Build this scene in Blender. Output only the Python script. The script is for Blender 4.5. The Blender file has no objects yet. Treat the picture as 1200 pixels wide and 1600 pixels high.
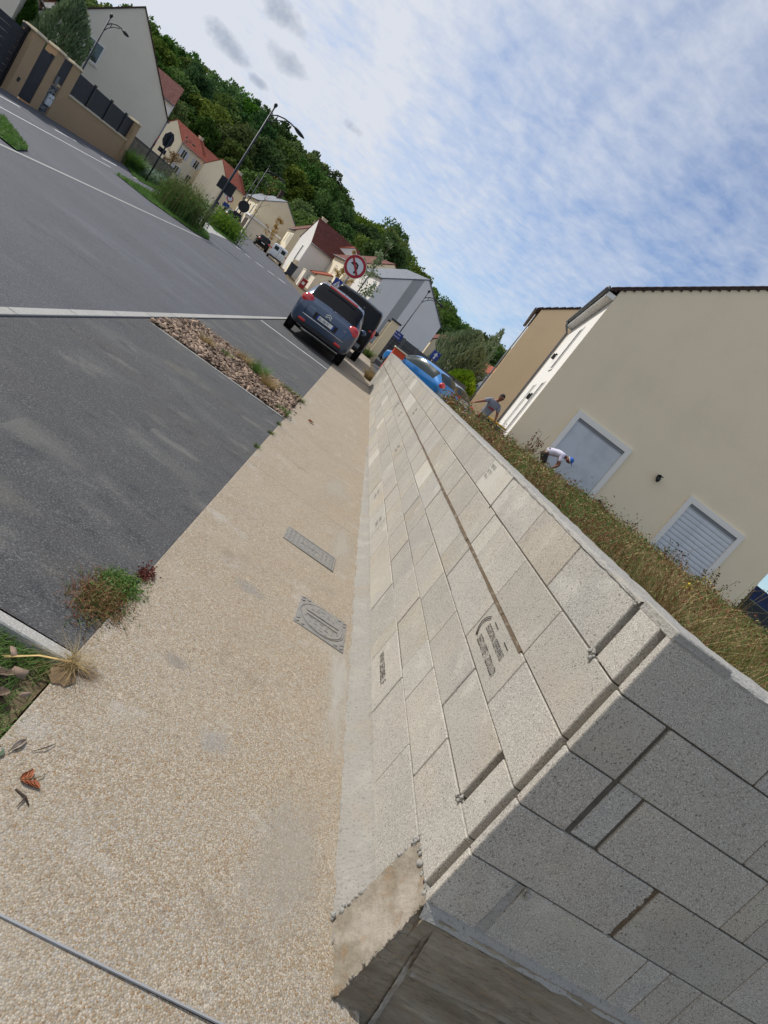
import bpy, bmesh, math, random
import numpy as np
from mathutils import Vector, Matrix
random.seed(7); RNG = np.random.default_rng(11)
S = bpy.context.scene
COL = S.collection
R_ = math.radians
def gz(x, y): return .0135*(y-2)-.01*x            # the whole street rises gently

# ---------------------------------------------------------------- camera, sky, sun, exposure
cam = bpy.data.cameras.new('camera'); camo = bpy.data.objects.new('camera', cam); COL.objects.link(camo)
cam.sensor_fit = 'VERTICAL'; cam.sensor_height = 36; cam.lens = 22.463; cam.clip_start = .05; cam.clip_end = 3000
_f = Vector((.186127, .960568, -.206557)); _r = Vector((.802215, -.027192, .596416)); _u = Vector((-.567282, .276712, .775643))
_m = Matrix((_r, _u, -_f)).transposed().to_4x4(); _m.translation = (0, 0, 1.525); camo.matrix_world = _m
S.camera = camo
S.view_settings.view_transform = 'Standard'; S.view_settings.look = 'None'; S.view_settings.exposure = 0.20
S.view_settings.gamma = 1; S.view_settings.use_curve_mapping = False
SUN_EL, SUN_PHI = R_(43), R_(30)
W = bpy.data.worlds.new('World'); S.world = W; W.use_nodes = True
nt = W.node_tree; nt.nodes.clear()
def N(tree, typ, **kw):
    n = tree.nodes.new(typ)
    for k, v in kw.items():
        if k.startswith('i_'): n.inputs[k[2:].replace('_', ' ')].default_value = v
        else: setattr(n, k, v)
    return n
def ramp(tree, src, p0, p1, c0=(0, 0, 0, 1), c1=(1, 1, 1, 1), interp='EASE'):
    r = tree.nodes.new('ShaderNodeValToRGB'); e = r.color_ramp.elements
    e[0].position, e[1].position = p0, p1; e[0].color, e[1].color = c0, c1; r.color_ramp.interpolation = interp
    tree.links.new(src, r.inputs[0]); return r
def mth(tree, op, a, b=None, c=None):
    n = tree.nodes.new('ShaderNodeMath'); n.operation = op
    for i, v in enumerate((a, b, c)):
        if v is None: continue
        if isinstance(v, (int, float)): n.inputs[i].default_value = v
        else: tree.links.new(v, n.inputs[i])
    return n.outputs[0]
L = nt.links.new
CLOUDS = [((-0.3021, 0.923, 0.2385), 0.0384, 0.0143), ((-0.3393, 0.9253, 0.1692), 0.031, 0.0121), ((-0.2725, 0.941, 0.2008), 0.0322, 0.0132), ((-0.2892, 0.9434, 0.1625), 0.0124, 0.0055), ((-0.17, 0.9654, 0.198), 0.0161, 0.0055)]
sky = N(nt, 'ShaderNodeTexSky', sky_type='NISHITA', sun_disc=False, sun_elevation=SUN_EL, sun_rotation=math.atan2(-math.cos(SUN_PHI), math.sin(SUN_PHI)), altitude=100, air_density=1.0, dust_density=.0, ozone_density=2.5)
bg1 = N(nt, 'ShaderNodeBackground'); bg1.inputs[1].default_value = .10
tint = N(nt, 'ShaderNodeMix', data_type='RGBA', blend_type='MULTIPLY'); tint.inputs['Factor'].default_value = 1; tint.inputs['B'].default_value = (.74, .91, 1.10, 1); L(sky.outputs[0], tint.inputs['A']); L(tint.outputs['Result'], bg1.inputs[0])   # a clear, deep blue between the veils
tc = N(nt, 'ShaderNodeTexCoord'); sp = N(nt, 'ShaderNodeSeparateXYZ'); L(tc.outputs['Generated'], sp.inputs[0])
zz = mth(nt, 'ADD', mth(nt, 'MAXIMUM', sp.outputs[2], 0.0), .10)
cx = mth(nt, 'DIVIDE', sp.outputs[0], zz); cy = mth(nt, 'DIVIDE', sp.outputs[1], zz)
cb = N(nt, 'ShaderNodeCombineXYZ'); L(cx, cb.inputs[0]); L(cy, cb.inputs[1])
mp = N(nt, 'ShaderNodeMapping'); mp.inputs['Rotation'].default_value = (0, 0, R_(28)); mp.inputs['Scale'].default_value = (1.05, .34, 1); L(cb.outputs[0], mp.inputs[0])
n1 = N(nt, 'ShaderNodeTexNoise', i_Scale=2.6, i_Detail=10.0, i_Roughness=.62, i_Distortion=.35); L(mp.outputs[0], n1.inputs[0])
n2 = N(nt, 'ShaderNodeTexNoise', i_Scale=.55, i_Detail=4.0, i_Roughness=.5); L(mp.outputs[0], n2.inputs[0])
n3 = N(nt, 'ShaderNodeTexNoise', i_Scale=11.0, i_Detail=5.0, i_Roughness=.6, i_Distortion=.2); L(cb.outputs[0], n3.inputs[0])
# the high thin layer: dense in the west and overhead, thinning towards the eastern horizon
side = mth(nt, 'ADD', mth(nt, 'MULTIPLY_ADD', sp.outputs[0], -.70, .07), mth(nt, 'MULTIPLY', sp.outputs[1], .05))
upz = mth(nt, 'MULTIPLY', sp.outputs[2], .24)
cov = mth(nt, 'ADD', mth(nt, 'ADD', mth(nt, 'MULTIPLY', n1.outputs[0], .95), mth(nt, 'MULTIPLY', n2.outputs[0], .5)), mth(nt, 'ADD', mth(nt, 'MULTIPLY', n3.outputs[0], .55), mth(nt, 'ADD', side, upz)))
cr = ramp(nt, mth(nt, 'MULTIPLY', cov, .5), .40, .70, (.14, .14, .14, 1), (1, 1, 1, 1), 'LINEAR')
bg2 = N(nt, 'ShaderNodeBackground'); bg2.inputs[0].default_value = (.76, .80, .885, 1); bg2.inputs[1].default_value = .81
mx = N(nt, 'ShaderNodeMixShader'); L(cr.outputs[0], mx.inputs[0]); L(bg1.outputs[0], mx.inputs[1]); L(bg2.outputs[0], mx.inputs[2])
# a few small grey scud clouds low in the west
nd_ = N(nt, 'ShaderNodeTexNoise', i_Scale=20.0, i_Detail=7.0, i_Roughness=.62); L(tc.outputs['Generated'], nd_.inputs[0]); wob = mth(nt, 'MULTIPLY_ADD', nd_.outputs[0], 6.4, -3.2)
tot = None
for d_, a_, b_ in CLOUDS:
    d_ = Vector(d_).normalized(); t_ = Vector((d_.y, -d_.x, 0)).normalized(); u_ = t_.cross(d_)
    def dotn(v):
        n = N(nt, 'ShaderNodeVectorMath', operation='DOT_PRODUCT'); n.inputs[1].default_value = v; L(tc.outputs['Generated'], n.inputs[0]); return n.outputs['Value']
    ex = mth(nt, 'POWER', mth(nt, 'ABSOLUTE', mth(nt, 'DIVIDE', mth(nt, 'SUBTRACT', dotn(t_), t_.dot(d_)), a_)), 2.0); ey = mth(nt, 'POWER', mth(nt, 'ABSOLUTE', mth(nt, 'DIVIDE', mth(nt, 'SUBTRACT', dotn(u_), u_.dot(d_)), b_)), 2.0)
    fr_ = mth(nt, 'GREATER_THAN', dotn(d_), .5); v_ = mth(nt, 'MULTIPLY', mth(nt, 'MAXIMUM', mth(nt, 'SUBTRACT', mth(nt, 'SUBTRACT', 1.25, wob), mth(nt, 'ADD', ex, ey)), 0.0), fr_)
    tot = v_ if tot is None else mth(nt, 'MAXIMUM', tot, v_)
dk = ramp(nt, mth(nt, 'MULTIPLY', tot, .55), .02, .98, (0, 0, 0, 1), (.72, .72, .72, 1), 'LINEAR')
bg3 = N(nt, 'ShaderNodeBackground'); bg3.inputs[0].default_value = (.40, .47, .60, 1); bg3.inputs[1].default_value = .72
mx2 = N(nt, 'ShaderNodeMixShader'); L(dk.outputs[0], mx2.inputs[0]); L(mx.outputs[0], mx2.inputs[1]); L(bg3.outputs[0], mx2.inputs[2])
wo = N(nt, 'ShaderNodeOutputWorld'); L(mx2.outputs[0], wo.inputs[0])
sl = bpy.data.lights.new('sun', 'SUN'); sl.energy = 3.3; sl.angle = R_(.55); sl.color = (1, .965, .915)
so = bpy.data.objects.new('sun', sl); COL.objects.link(so); so.location = (-30, 10, 40)
so.rotation_euler = Vector((math.cos(SUN_PHI)*math.cos(SUN_EL), -math.sin(SUN_PHI)*math.cos(SUN_EL), -math.sin(SUN_EL))).to_track_quat('-Z', 'Y').to_euler()

# ---------------------------------------------------------------- materials
def C(h):
    h = h.lstrip('#'); v = [int(h[i:i+2], 16)/255 for i in (0, 2, 4)]
    return tuple((c/12.92 if c <= .04045 else ((c+.055)/1.055)**2.4) for c in v)+(1,)
MATS = {}
def mat(name, col, rough=.85, metal=0., spec=.4, layers=(), bumps=(), rand=0., coat=0., stretch=None, trans=0., hue=0., emit=None):
    """layers: (kind, scale, detail, colour, lo, hi, amount) mixed over the base; bumps: (kind, scale, distance)"""
    m = bpy.data.materials.new(name); m.use_nodes = True; t = m.node_tree; t.nodes.clear(); LK = t.links.new
    out = N(t, 'ShaderNodeOutputMaterial'); b = N(t, 'ShaderNodeBsdfPrincipled')
    b.inputs['Roughness'].default_value = rough; b.inputs['Metallic'].default_value = metal; b.inputs['Specular IOR Level'].default_value = spec
    b.inputs['Coat Weight'].default_value = coat; b.inputs['Coat Roughness'].default_value = .06
    tc = N(t, 'ShaderNodeTexCoord'); oi = N(t, 'ShaderNodeObjectInfo')
    vec = tc.outputs['Object']
    if rand or hue:
        va = N(t, 'ShaderNodeVectorMath', operation='ADD'); sc = mth(t, 'MULTIPLY', oi.outputs['Random'], 37.0); LK(vec, va.inputs[0]); LK(sc, va.inputs[1]); vec = va.outputs[0]
    if stretch:
        mpn = N(t, 'ShaderNodeMapping'); mpn.inputs['Scale'].default_value = stretch; LK(vec, mpn.inputs[0]); vec = mpn.outputs[0]
    def tex(kind, scale, detail):
        if kind == 'noise':
            n = N(t, 'ShaderNodeTexNoise', i_Scale=float(scale), i_Detail=float(detail), i_Roughness=.6); LK(vec, n.inputs[0]); return n.outputs[0]
        if kind == 'wave':
            n = N(t, 'ShaderNodeTexWave', i_Scale=float(scale), i_Distortion=float(detail), i_Detail=3.0); LK(vec, n.inputs[0]); return n.outputs['Fac']
        n = N(t, 'ShaderNodeTexVoronoi', i_Scale=float(scale)); LK(vec, n.inputs[0])
        if kind == 'cell':
            s = N(t, 'ShaderNodeSeparateColor'); LK(n.outputs['Color'], s.inputs[0]); return s.outputs[int(detail)]
        return n.outputs['Distance']
    cur = N(t, 'ShaderNodeRGB'); cur.outputs[0].default_value = col if len(col) == 4 else (*col, 1); cur = cur.outputs[0]
    for k, s, d, c, lo, hi, am in layers:
        r = ramp(t, tex(k, s, d), lo, hi)
        x = N(t, 'ShaderNodeMix', data_type='RGBA'); x.inputs['B'].default_value = c
        LK(mth(t, 'MULTIPLY', r.outputs[0], am), x.inputs['Factor']); LK(cur, x.inputs['A']); cur = x.outputs['Result']
    if rand or hue:
        hs = N(t, 'ShaderNodeHueSaturation'); LK(cur, hs.inputs['Color'])
        LK(mth(t, 'MULTIPLY_ADD', oi.outputs['Random'], 2*rand, 1-rand), hs.inputs['Value'])
        r2 = mth(t, 'FRACT', mth(t, 'MULTIPLY', oi.outputs['Random'], 7.31))
        LK(mth(t, 'MULTIPLY_ADD', r2, 2*hue, .5-hue), hs.inputs['Hue'])
        r3 = mth(t, 'FRACT', mth(t, 'MULTIPLY', oi.outputs['Random'], 13.7))
        LK(mth(t, 'MULTIPLY_ADD', r3, .3, .85), hs.inputs['Saturation']); cur = hs.outputs[0]
    LK(cur, b.inputs['Base Color'])
    nrm = None
    for k, s, dist in bumps:
        bn = N(t, 'ShaderNodeBump'); bn.inputs['Strength'].default_value = 1; bn.inputs['Distance'].default_value = abs(dist); bn.invert = dist < 0
        LK(tex(k, s, 6), bn.inputs['Height'])
        if nrm: LK(nrm, bn.inputs['Normal'])
        nrm = bn.outputs[0]
    if nrm: LK(nrm, b.inputs['Normal'])
    sh = b.outputs[0]
    if trans:
        tr = N(t, 'ShaderNodeBsdfTranslucent'); LK(cur, tr.inputs[0]); ms = N(t, 'ShaderNodeMixShader'); ms.inputs[0].default_value = trans
        LK(sh, ms.inputs[1]); LK(tr.outputs[0], ms.inputs[2]); sh = ms.outputs[0]
    if emit: b.inputs['Emission Color'].default_value = emit; b.inputs['Emission Strength'].default_value = 1
    LK(sh, out.inputs[0]); MATS[name] = m; return m

# ---------------------------------------------------------------- mesh helpers
class MB:
    def __init__(s): s.v, s.f, s.m, s.sm = [], [], [], []
    def add(s, vs, fs, m=0, sm=False):
        o = len(s.v); s.v += [tuple(map(float, p)) for p in vs]
        for f in fs: s.f.append(tuple(i+o for i in f)); s.m.append(m); s.sm.append(sm)
        return s
    def box(s, c, d, rz=0., m=0, ry=0., rx=0.):
        x, y, z = [q/2 for q in d]; M = Matrix.Rotation(rz, 3, 'Z') @ Matrix.Rotation(ry, 3, 'Y') @ Matrix.Rotation(rx, 3, 'X')
        vs = [Vector(c)+M @ Vector((sx*x, sy*y, sz*z)) for sx in (-1, 1) for sy in (-1, 1) for sz in (-1, 1)]
        return s.add(vs, [(0, 1, 3, 2), (4, 6, 7, 5), (0, 4, 5, 1), (2, 3, 7, 6), (0, 2, 6, 4), (1, 5, 7, 3)], m)
    def b2(s, a, b, m=0):
        return s.box([(p+q)/2 for p, q in zip(a, b)], [abs(q-p) for p, q in zip(a, b)], m=m)
    def prism(s, poly, z0, z1, fr=None, m=0, capm=None):
        """poly: ccw 2-D outline, z0..z1 the thickness; fr(u, v, w) maps to 3-D"""
        fr = fr or (lambda a, b, c: (a, b, c)); n = len(poly)
        vs = [fr(p[0], p[1], z0) for p in poly]+[fr(p[0], p[1], z1) for p in poly]
        s.add(vs, [tuple(range(n-1, -1, -1)), tuple(range(n, 2*n))], m if capm is None else capm)
        o = len(s.v)-2*n
        for i in range(n): s.f.append((o+i, o+(i+1) % n, o+n+(i+1) % n, o+n+i)); s.m.append(m); s.sm.append(False)
        return s
    def tube(s, pts, rad, n=8, m=0, cap=True, sm=True):
        pts = [Vector(p) for p in pts]; rad = rad if hasattr(rad, '__len__') else [rad]*len(pts); vs, fs = [], []; pu = None
        for i, p in enumerate(pts):
            d = (pts[min(i+1, len(pts)-1)]-pts[max(i-1, 0)]).normalized()
            if pu is None: pu = d.orthogonal().normalized()
            pu = (pu-d*pu.dot(d)).normalized(); w = d.cross(pu)
            for k in range(n):
                a = 2*math.pi*k/n; vs.append(p+(pu*math.cos(a)+w*math.sin(a))*rad[i])
        for i in range(len(pts)-1):
            for k in range(n): fs.append((i*n+k, i*n+(k+1) % n, (i+1)*n+(k+1) % n, (i+1)*n+k))
        if cap: fs += [tuple(range(n-1, -1, -1)), tuple(range((len(pts)-1)*n, len(pts)*n))]
        return s.add(vs, fs, m, sm)
    def ell(s, c, r, nu=10, nv=6, M=None, m=0):
        vs, fs = [], []; c = Vector(c); M = M or Matrix.Identity(3)
        for i in range(nv+1):
            t = math.pi*i/nv
            for k in range(nu):
                a = 2*math.pi*k/nu; vs.append(c+M @ Vector((r[0]*math.sin(t)*math.cos(a), r[1]*math.sin(t)*math.sin(a), r[2]*math.cos(t))))
        for i in range(nv):
            for k in range(nu): fs.append((i*nu+k, (i+1)*nu+k, (i+1)*nu+(k+1) % nu, i*nu+(k+1) % nu))
        return s.add(vs, fs, m, True)
    def mesh(s, name, mats, bevel=0., seg=1):
        me = bpy.data.meshes.new(name); me.from_pydata(s.v, [], s.f)
        for m in (mats if isinstance(mats, (list, tuple)) else [mats]): me.materials.append(m)
        me.polygons.foreach_set('material_index', s.m); me.polygons.foreach_set('use_smooth', s.sm)
        if bevel:
            bm = bmesh.new(); bm.from_mesh(me); bmesh.ops.remove_doubles(bm, verts=bm.verts, dist=1e-5)
            bmesh.ops.bevel(bm, geom=list(bm.edges), offset=bevel, segments=seg, affect='EDGES', clamp_overlap=True); bm.to_mesh(me); bm.free()
        me.update(); return me
    def build(s, name, mats, parent=None, bevel=0., seg=1, loc=None, rz=None):
        return link(name, s.mesh(name, mats, bevel, seg), parent, loc, rz)
def link(name, me, parent=None, loc=None, rz=None):
    o = bpy.data.objects.new(name, me); COL.objects.link(o)
    if parent: o.parent = parent
    if loc is not None: o.location = loc
    if rz is not None: o.rotation_euler = (0, 0, rz)
    return o
def tag(o, label=None, cat=None, group=None, kind=None):
    for k, v in (('label', label), ('category', cat), ('group', group), ('kind', kind)):
        if v: o[k] = v
    return o
def thing(name, label, cat, loc=(0, 0, 0), rz=0., group=None):
    o = bpy.data.objects.new(name, None); COL.objects.link(o); o.location = loc; o.rotation_euler = (0, 0, rz); o.empty_display_size = .2
    return tag(o, label, cat, group)
def copy_tree(o, loc=None, rz=None, label=None, parent=None, scale=None):
    c = o.copy(); COL.objects.link(c)
    if parent: c.parent = parent
    if loc is not None: c.location = loc
    if rz is not None: c.rotation_euler = (0, 0, rz)
    if scale is not None: c.scale = scale if hasattr(scale, '__len__') else (scale,)*3
    if label: c['label'] = label
    for ch in [x for x in CH.get(o.name, [])] or list(o.children): copy_tree(ch, parent=c)
    return c
CH = {}
def npmesh(name, verts, faces, mats, mi=None, smooth=False):
    """fast mesh from numpy arrays (n,3) and (m,k)"""
    me = bpy.data.meshes.new(name); n, k = faces.shape
    me.vertices.add(len(verts)); me.vertices.foreach_set('co', np.asarray(verts, np.float32).ravel())
    me.loops.add(n*k); me.loops.foreach_set('vertex_index', np.asarray(faces, np.int32).ravel())
    me.polygons.add(n); me.polygons.foreach_set('loop_start', np.arange(0, n*k, k, dtype=np.int32))
    if mi is not None: me.polygons.foreach_set('material_index', np.asarray(mi, np.int32))
    if smooth: me.polygons.foreach_set('use_smooth', np.ones(n, bool))
    for m in (mats if isinstance(mats, (list, tuple)) else [mats]): me.materials.append(m)
    me.update(calc_edges=True); me.validate(); return me
def leaf_cards(P, size, aspect=.6, flat=0., rng=RNG):
    """bent diamond cards at the points P (n,3); flat>0 lays them level"""
    n = len(P); d = rng.normal(size=(n, 3)); d[:, 2] *= (1-flat); d /= np.linalg.norm(d, axis=1)[:, None]+1e-9
    e = rng.normal(size=(n, 3)); e -= d*(e*d).sum(1)[:, None]; e /= np.linalg.norm(e, axis=1)[:, None]+1e-9
    nn = np.cross(d, e); s = (np.asarray(size)*rng.uniform(.6, 1.35, n))[:, None]
    a = P-d*s*.5; c = P+d*s*.5; b = P+e*s*.5*aspect+nn*s*.12; g = P-e*s*.5*aspect+nn*s*.12
    V = np.stack([a, b, c, g], 1).reshape(-1, 3); i = np.arange(n)[:, None]*4
    return V, np.concatenate([i+[0, 1, 2], i+[0, 2, 3]], 0)
def blades(P, h, w, lean, rng=RNG, base_dir=None, seg=3):
    """grass blades: tapering bent strips rooted at P (n,3)"""
    n = len(P); h = h*rng.uniform(.55, 1.25, n); az = rng.uniform(0, 2*math.pi, n)
    D = np.stack([np.cos(az), np.sin(az), np.zeros(n)], 1) if base_dir is None else base_dir
    sd = np.stack([-D[:, 1], D[:, 0], np.zeros(n)], 1); ln = lean*rng.uniform(.2, 1.3, n); V = []
    for k in range(seg+1):
        t = k/seg; c = P+D*(h*ln*t*t)[:, None]+np.array([0, 0, 1])*(h*t*(1-.35*ln*t))[:, None]; ww = (w*(1-t*.92)*rng.uniform(.8, 1.2, n))[:, None]*.5
        V += [c-sd*ww, c+sd*ww]
    V = np.stack(V, 1); i = np.arange(n)[:, None]*(2*seg+2)
    F = np.concatenate([i+[2*k, 2*k+1, 2*k+3, 2*k+2] for k in range(seg)], 0)
    return V.reshape(-1, 3), F
# ---------------------------------------------------------------- surface materials
m_agg = mat('aggregate_paving', C('#94846b'), .8, spec=.2, layers=[('cell', 185, 0, C('#bfb4a4'), .25, .95, .75), ('cell', 185, 1, C('#87633c'), .74, .9, .75), ('cell', 185, 2, C('#a19e98'), .7, .9, .8),
    ('voronoi', 185, 0, C('#8b8375'), .45, .72, .8), ('noise', 1.3, 5, C('#a39887'), .4, .75, .5), ('noise', 4, 7, C('#aba79f'), .56, .70, .5), ('noise', .5, 3, C('#938571'), .5, .8, .45), ('noise', 2.2, 7, C('#7d7263'), .56, .72, .5), ('noise', 55, 4, C('#75685a'), .54, .68, .55), ('noise', 38, 3, C('#c9bfae'), .60, .72, .4)], bumps=[('voronoi', 185, -.0018), ('noise', 300, .0010)])
m_asph = mat('road_asphalt', C('#4a4b4f'), .82, spec=.3, layers=[('noise', .35, 4, C('#595b61'), .35, .75, .6), ('noise', .9, 7, C('#64656a'), .52, .72, .55), ('noise', 4, 6, C('#3b3c41'), .52, .7, .5), ('noise', 170, 3, C('#85878d'), .50, .68, .7), ('noise', 240, 2, C('#2c2d31'), .5, .68, .6)], bumps=[('noise', 170, .005)], stretch=(.45, 1, 1))
m_park = mat('worn_asphalt', C('#4a4a4b'), .85, spec=.3, layers=[('noise', .7, 5, C('#524e46'), .48, .68, .6), ('noise', 1.6, 9, C('#65645f'), .48, .72, .6), ('noise', 4, 9, C('#7d7a73'), .56, .72, .45), ('noise', 6, 7, C('#2e3034'), .55, .7, .6), ('noise', 160, 3, C('#868686'), .51, .66, .6), ('noise', 230, 2, C('#232427'), .5, .66, .7)], bumps=[('noise', 150, .006)], stretch=(.6, 1, 1))
m_kerb = mat('kerb_concrete', C('#979590'), .85, layers=[('noise', 4, 5, C('#8d8c86'), .4, .7, .5), ('noise', 120, 3, C('#c6c5bf'), .45, .7, .5)], bumps=[('noise', 150, .002)], rand=.05)
m_dirt = mat('ground_earth', C('#6b5c46'), .95, layers=[('noise', 2, 6, C('#4f4a2e'), .4, .7, .7), ('noise', 30, 4, C('#8d7d60'), .5, .7, .5)], bumps=[('noise', 20, .03)])
m_white = mat('road_paint', C('#d2d2d0'), .8, layers=[('noise', 30, 5, C('#77787c'), .55, .7, .7)])
m_blockA = mat('block_concrete', C('#a09b92'), .92, spec=.2, layers=[('noise', 3, 5, C('#b3ab9b'), .4, .75, .6), ('noise', 9, 4, C('#97928a'), .5, .75, .5), ('noise', 1.2, 3, C('#ab9b83'), .5, .8, .55), ('noise', 5, 7, C('#c4bfb3'), .56, .72, .5), ('noise', 280, 3, C('#d0ccc2'), .50, .64, .8), ('noise', 120, 4, C('#534d46'), .58, .66, .65), ('noise', 240, 3, C('#5b554d'), .55, .66, .6)],
    bumps=[('noise', 115, -.0016), ('noise', 260, -.0016)], rand=.075, hue=.004)
m_mortar = mat('mortar_pale', C('#9c9992'), .95, layers=[('noise', 9, 6, C('#979389'), .45, .7, .7), ('noise', 4, 5, C('#9d9280'), .5, .7, .5), ('noise', 110, 4, C('#6f6a61'), .58, .68, .8)], bumps=[('noise', 90, .006), ('noise', 25, .010)])
m_core = mat('joint_dark', C('#5d574d'), .95, layers=[('noise', 40, 5, C('#433d35'), .45, .7, .7)], bumps=[('noise', 120, .004)])
m_bed = mat('joint_brown', C('#6a5a47'), .95, layers=[('noise', 20, 5, C('#8f8676'), .5, .65, .8)], bumps=[('noise', 90, .006)])
m_foot = mat('board_marked_concrete', C('#8f8472'), .9, layers=[('noise', 1.6, 8, C('#aea48f'), .5, .68, .6), ('noise', .7, 7, C('#6c5f4e'), .45, .64, .65), ('noise', 4, 6, C('#927c5c'), .5, .68, .5), ('noise', .35, 4, C('#62533f'), .5, .66, .55), ('noise', 7, 4, C('#574c3d'), .56, .68, .5)], bumps=[('noise', 2.2, .012), ('noise', 40, .004)], stretch=(2.2, 4, 16))
m_footlit = mat('rough_concrete', C('#817869'), .95, layers=[('noise', 2.5, 5, C('#705d47'), .48, .66, .6), ('noise', 5, 6, C('#a0978a'), .48, .66, .8), ('noise', 12, 5, C('#84694a'), .5, .7, .6)], bumps=[('noise', 35, .005), ('noise', 110, .003)])
m_ink = mat('black_ink', C('#2b2a29'), .9, layers=[('noise', 60, 3, C('#8a857c'), .56, .66, .8)])
m_bark = mat('bark_chip', C('#6d5a4a'), .9, layers=[('noise', 9, 5, C('#a8917a'), .45, .65, .8), ('noise', 24, 4, C('#43342a'), .5, .66, .8)], stretch=(1, 1, 1))
m_green = mat('grass_green', C('#5a7a34'), .7, trans=.3, layers=[('noise', 1.5, 3, C('#3d5f28'), .4, .65, .7), ('noise', 6, 2, C('#7b8f45'), .55, .75, .6)])
m_straw = mat('grass_straw', C('#a89468'), .8, trans=.25, layers=[('noise', 2.5, 3, C('#7d6039'), .4, .65, .7), ('noise', 9, 2, C('#b9a576'), .55, .75, .6)])
m_rust = mat('weed_rust', C('#75482f'), .85, trans=.2, layers=[('noise', 3, 3, C('#8a6a42'), .45, .65, .7), ('noise', 11, 2, C('#4b3026'), .55, .7, .6)])
m_olive = mat('weed_olive', C('#5a7030'), .75, trans=.3, layers=[('noise', 2, 3, C('#46562a'), .4, .65, .7), ('noise', 8, 2, C('#86803f'), .55, .75, .6)])

# ---------------------------------------------------------------- ground, road, pavements
def sheet(name, poly, dz, m, step=None):
    mb = MB(); mb.add([(x, y, gz(x, y)+dz) for x, y in poly], [tuple(range(len(poly)))]); o = mb.build(name, m); return tag(o, kind='structure')
sheet('ground', [(-420, -60), (-2.6, -60), (-2.6, -1), (1.4, -1), (1.4, -60), (420, -60), (420, 700), (-420, 700)], -.06, m_dirt)
sheet('road', [(-60, -25), (-2.207, -25), (-2.207, 21), (-2.36, 28), (-2.75, 34), (-4.2, 43), (-5.6, 49), (-7.6, 56), (-9.2, 66), (-12.8, 79), (-17.5, 91), (-24, 108), (-33, 126), (-42, 126), (-29, 99), (-19.3, 70), (-13.2, 55), (-9.75, 44.6), (-14.6, 50), (-14.6, 24), (-60, 24)], 0, m_asph)
tag(MB().b2((-2.25, 28, gz(-2, 30)-.1), (-2.24, 28.2, gz(-2, 30)-.08)).build('road_edge', m_asph), kind='structure')
sheet('parking_bay', [(-2.09, 2.08), (-.17, 2.08), (-.17, 27), (-2.07, 27)], .004, m_park)
sheet('driveway', [(1.3, 21.6), (24, 21.6), (24, 60), (4, 60), (1.3, 40)], -.02, m_park)
# pavement of washed gravel concrete, cast in bays with saw-cut seams
seams = [-1.2, 1.162, 5.36, 7.65, 10.1, 12.6, 15.1, 17.6, 20.2, 22.8, 25.4, 28, 33, 38, 44]
pv = thing('pavement', None, None); pv['kind'] = 'structure'
for a, b in zip(seams[:-1], seams[1:]):
    nseg = max(2, int((b-a)/.5)); mb = MB(); vs = []
    for i in range(nseg+1):
        y = a+.002+(b-a-.004)*i/nseg
        for x in (-.17, -.165, 1.1): vs.append((x, y, gz(x, y)+(.002 if x == -.17 else .008)))
    # skirt towards the bay
    fs = [(i*3+k, i*3+k+1, i*3+k+4, i*3+k+3) for i in range(nseg) for k in (0, 1)]
    mb.add(vs, fs); mb.add([(-.17, a+.002, gz(0, a)-.08), (-.17, b-.002, gz(0, b)-.08), (-.17, b-.002, gz(-.17, b)+.002), (-.17, a+.002, gz(-.17, a)+.002)], [(0, 1, 2, 3)])
    mb.build('paving_bay', m_agg, pv)
mb = MB(); mb.b2((-.16, -1.2, -.12), (1.1, 44, -.10)); mb.add([(-.165, -1.2, gz(0, -1.2)-.004), (1.1, -1.2, gz(0, -1.2)-.004), (1.1, 44, gz(0, 44)-.004), (-.165, 44, gz(0, 44)-.004)], [(0, 1, 2, 3)])
mb.build('seam_bed', m_core, pv)
# metal joint profile across the pavement in front
js = MB(); 
for dx, w, hh in ((-.0022, .0016, .002), (.0022, .0016, .002), (0, .003, .0008)): js.b2((-.17, 1.162+dx-w/2, .0), (1.08, 1.162+dx+w/2, gz(.4, 1.16)+.008+hh))
m_alu = mat('aluminium', C('#98999a'), .55, metal=.15)
tag(js.build('joint_strip', m_alu), 'thin grey metal joint strip running across the gravel pavement', 'metal strip')
# kerb of flush pale stones between the road and the bays
kb = thing('kerb', None, None); kb['kind'] = 'structure'
me = MB().b2((-.048, -.495, -.12), (.048, .495, .010)).mesh('kerb_stone', m_kerb, .006)
def kx(y): return -2.16 if y < 21 else -2.16-.0035*(y-21)**2
y = -6.0
while y < 40:
    o = link('kerb_stone', me, kb, (kx(y+.5), y+.5, gz(-2.2, y+.5))); o.rotation_euler = (math.atan(.0135), 0, math.atan2(kx(y)-kx(y+1), 1)); y += 1.0
# kerb stones closing the planting bed in front and edging the bark bed
ed = thing('bed_edging', None, None); ed['kind'] = 'structure'
me2 = MB().b2((-.475, -.028, -.1), (.475, .028, .008)).mesh('edging_stone', m_kerb, .005)
for (x0, x1, y) in ((-2.07, -.17, 2.035),):
    for k in range(2): link('edging_stone', me2, ed, (-.645-.95*k, y, gz(-1, y)))
me3 = MB().b2((-.475, -.02, -.1), (.475, .02, .01)).mesh('edging_stone', m_kerb, .004)
for y in (7.73, 9.70):
    for k in range(2): link('edging_stone', me3, ed, (-.645-.95*k, y, gz(-1, y)+.004))
sheet('bark_bed', [(-2.07, 7.75), (-.18, 7.75), (-.18, 9.68), (-2.07, 9.68)], .007, m_dirt)
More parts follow.
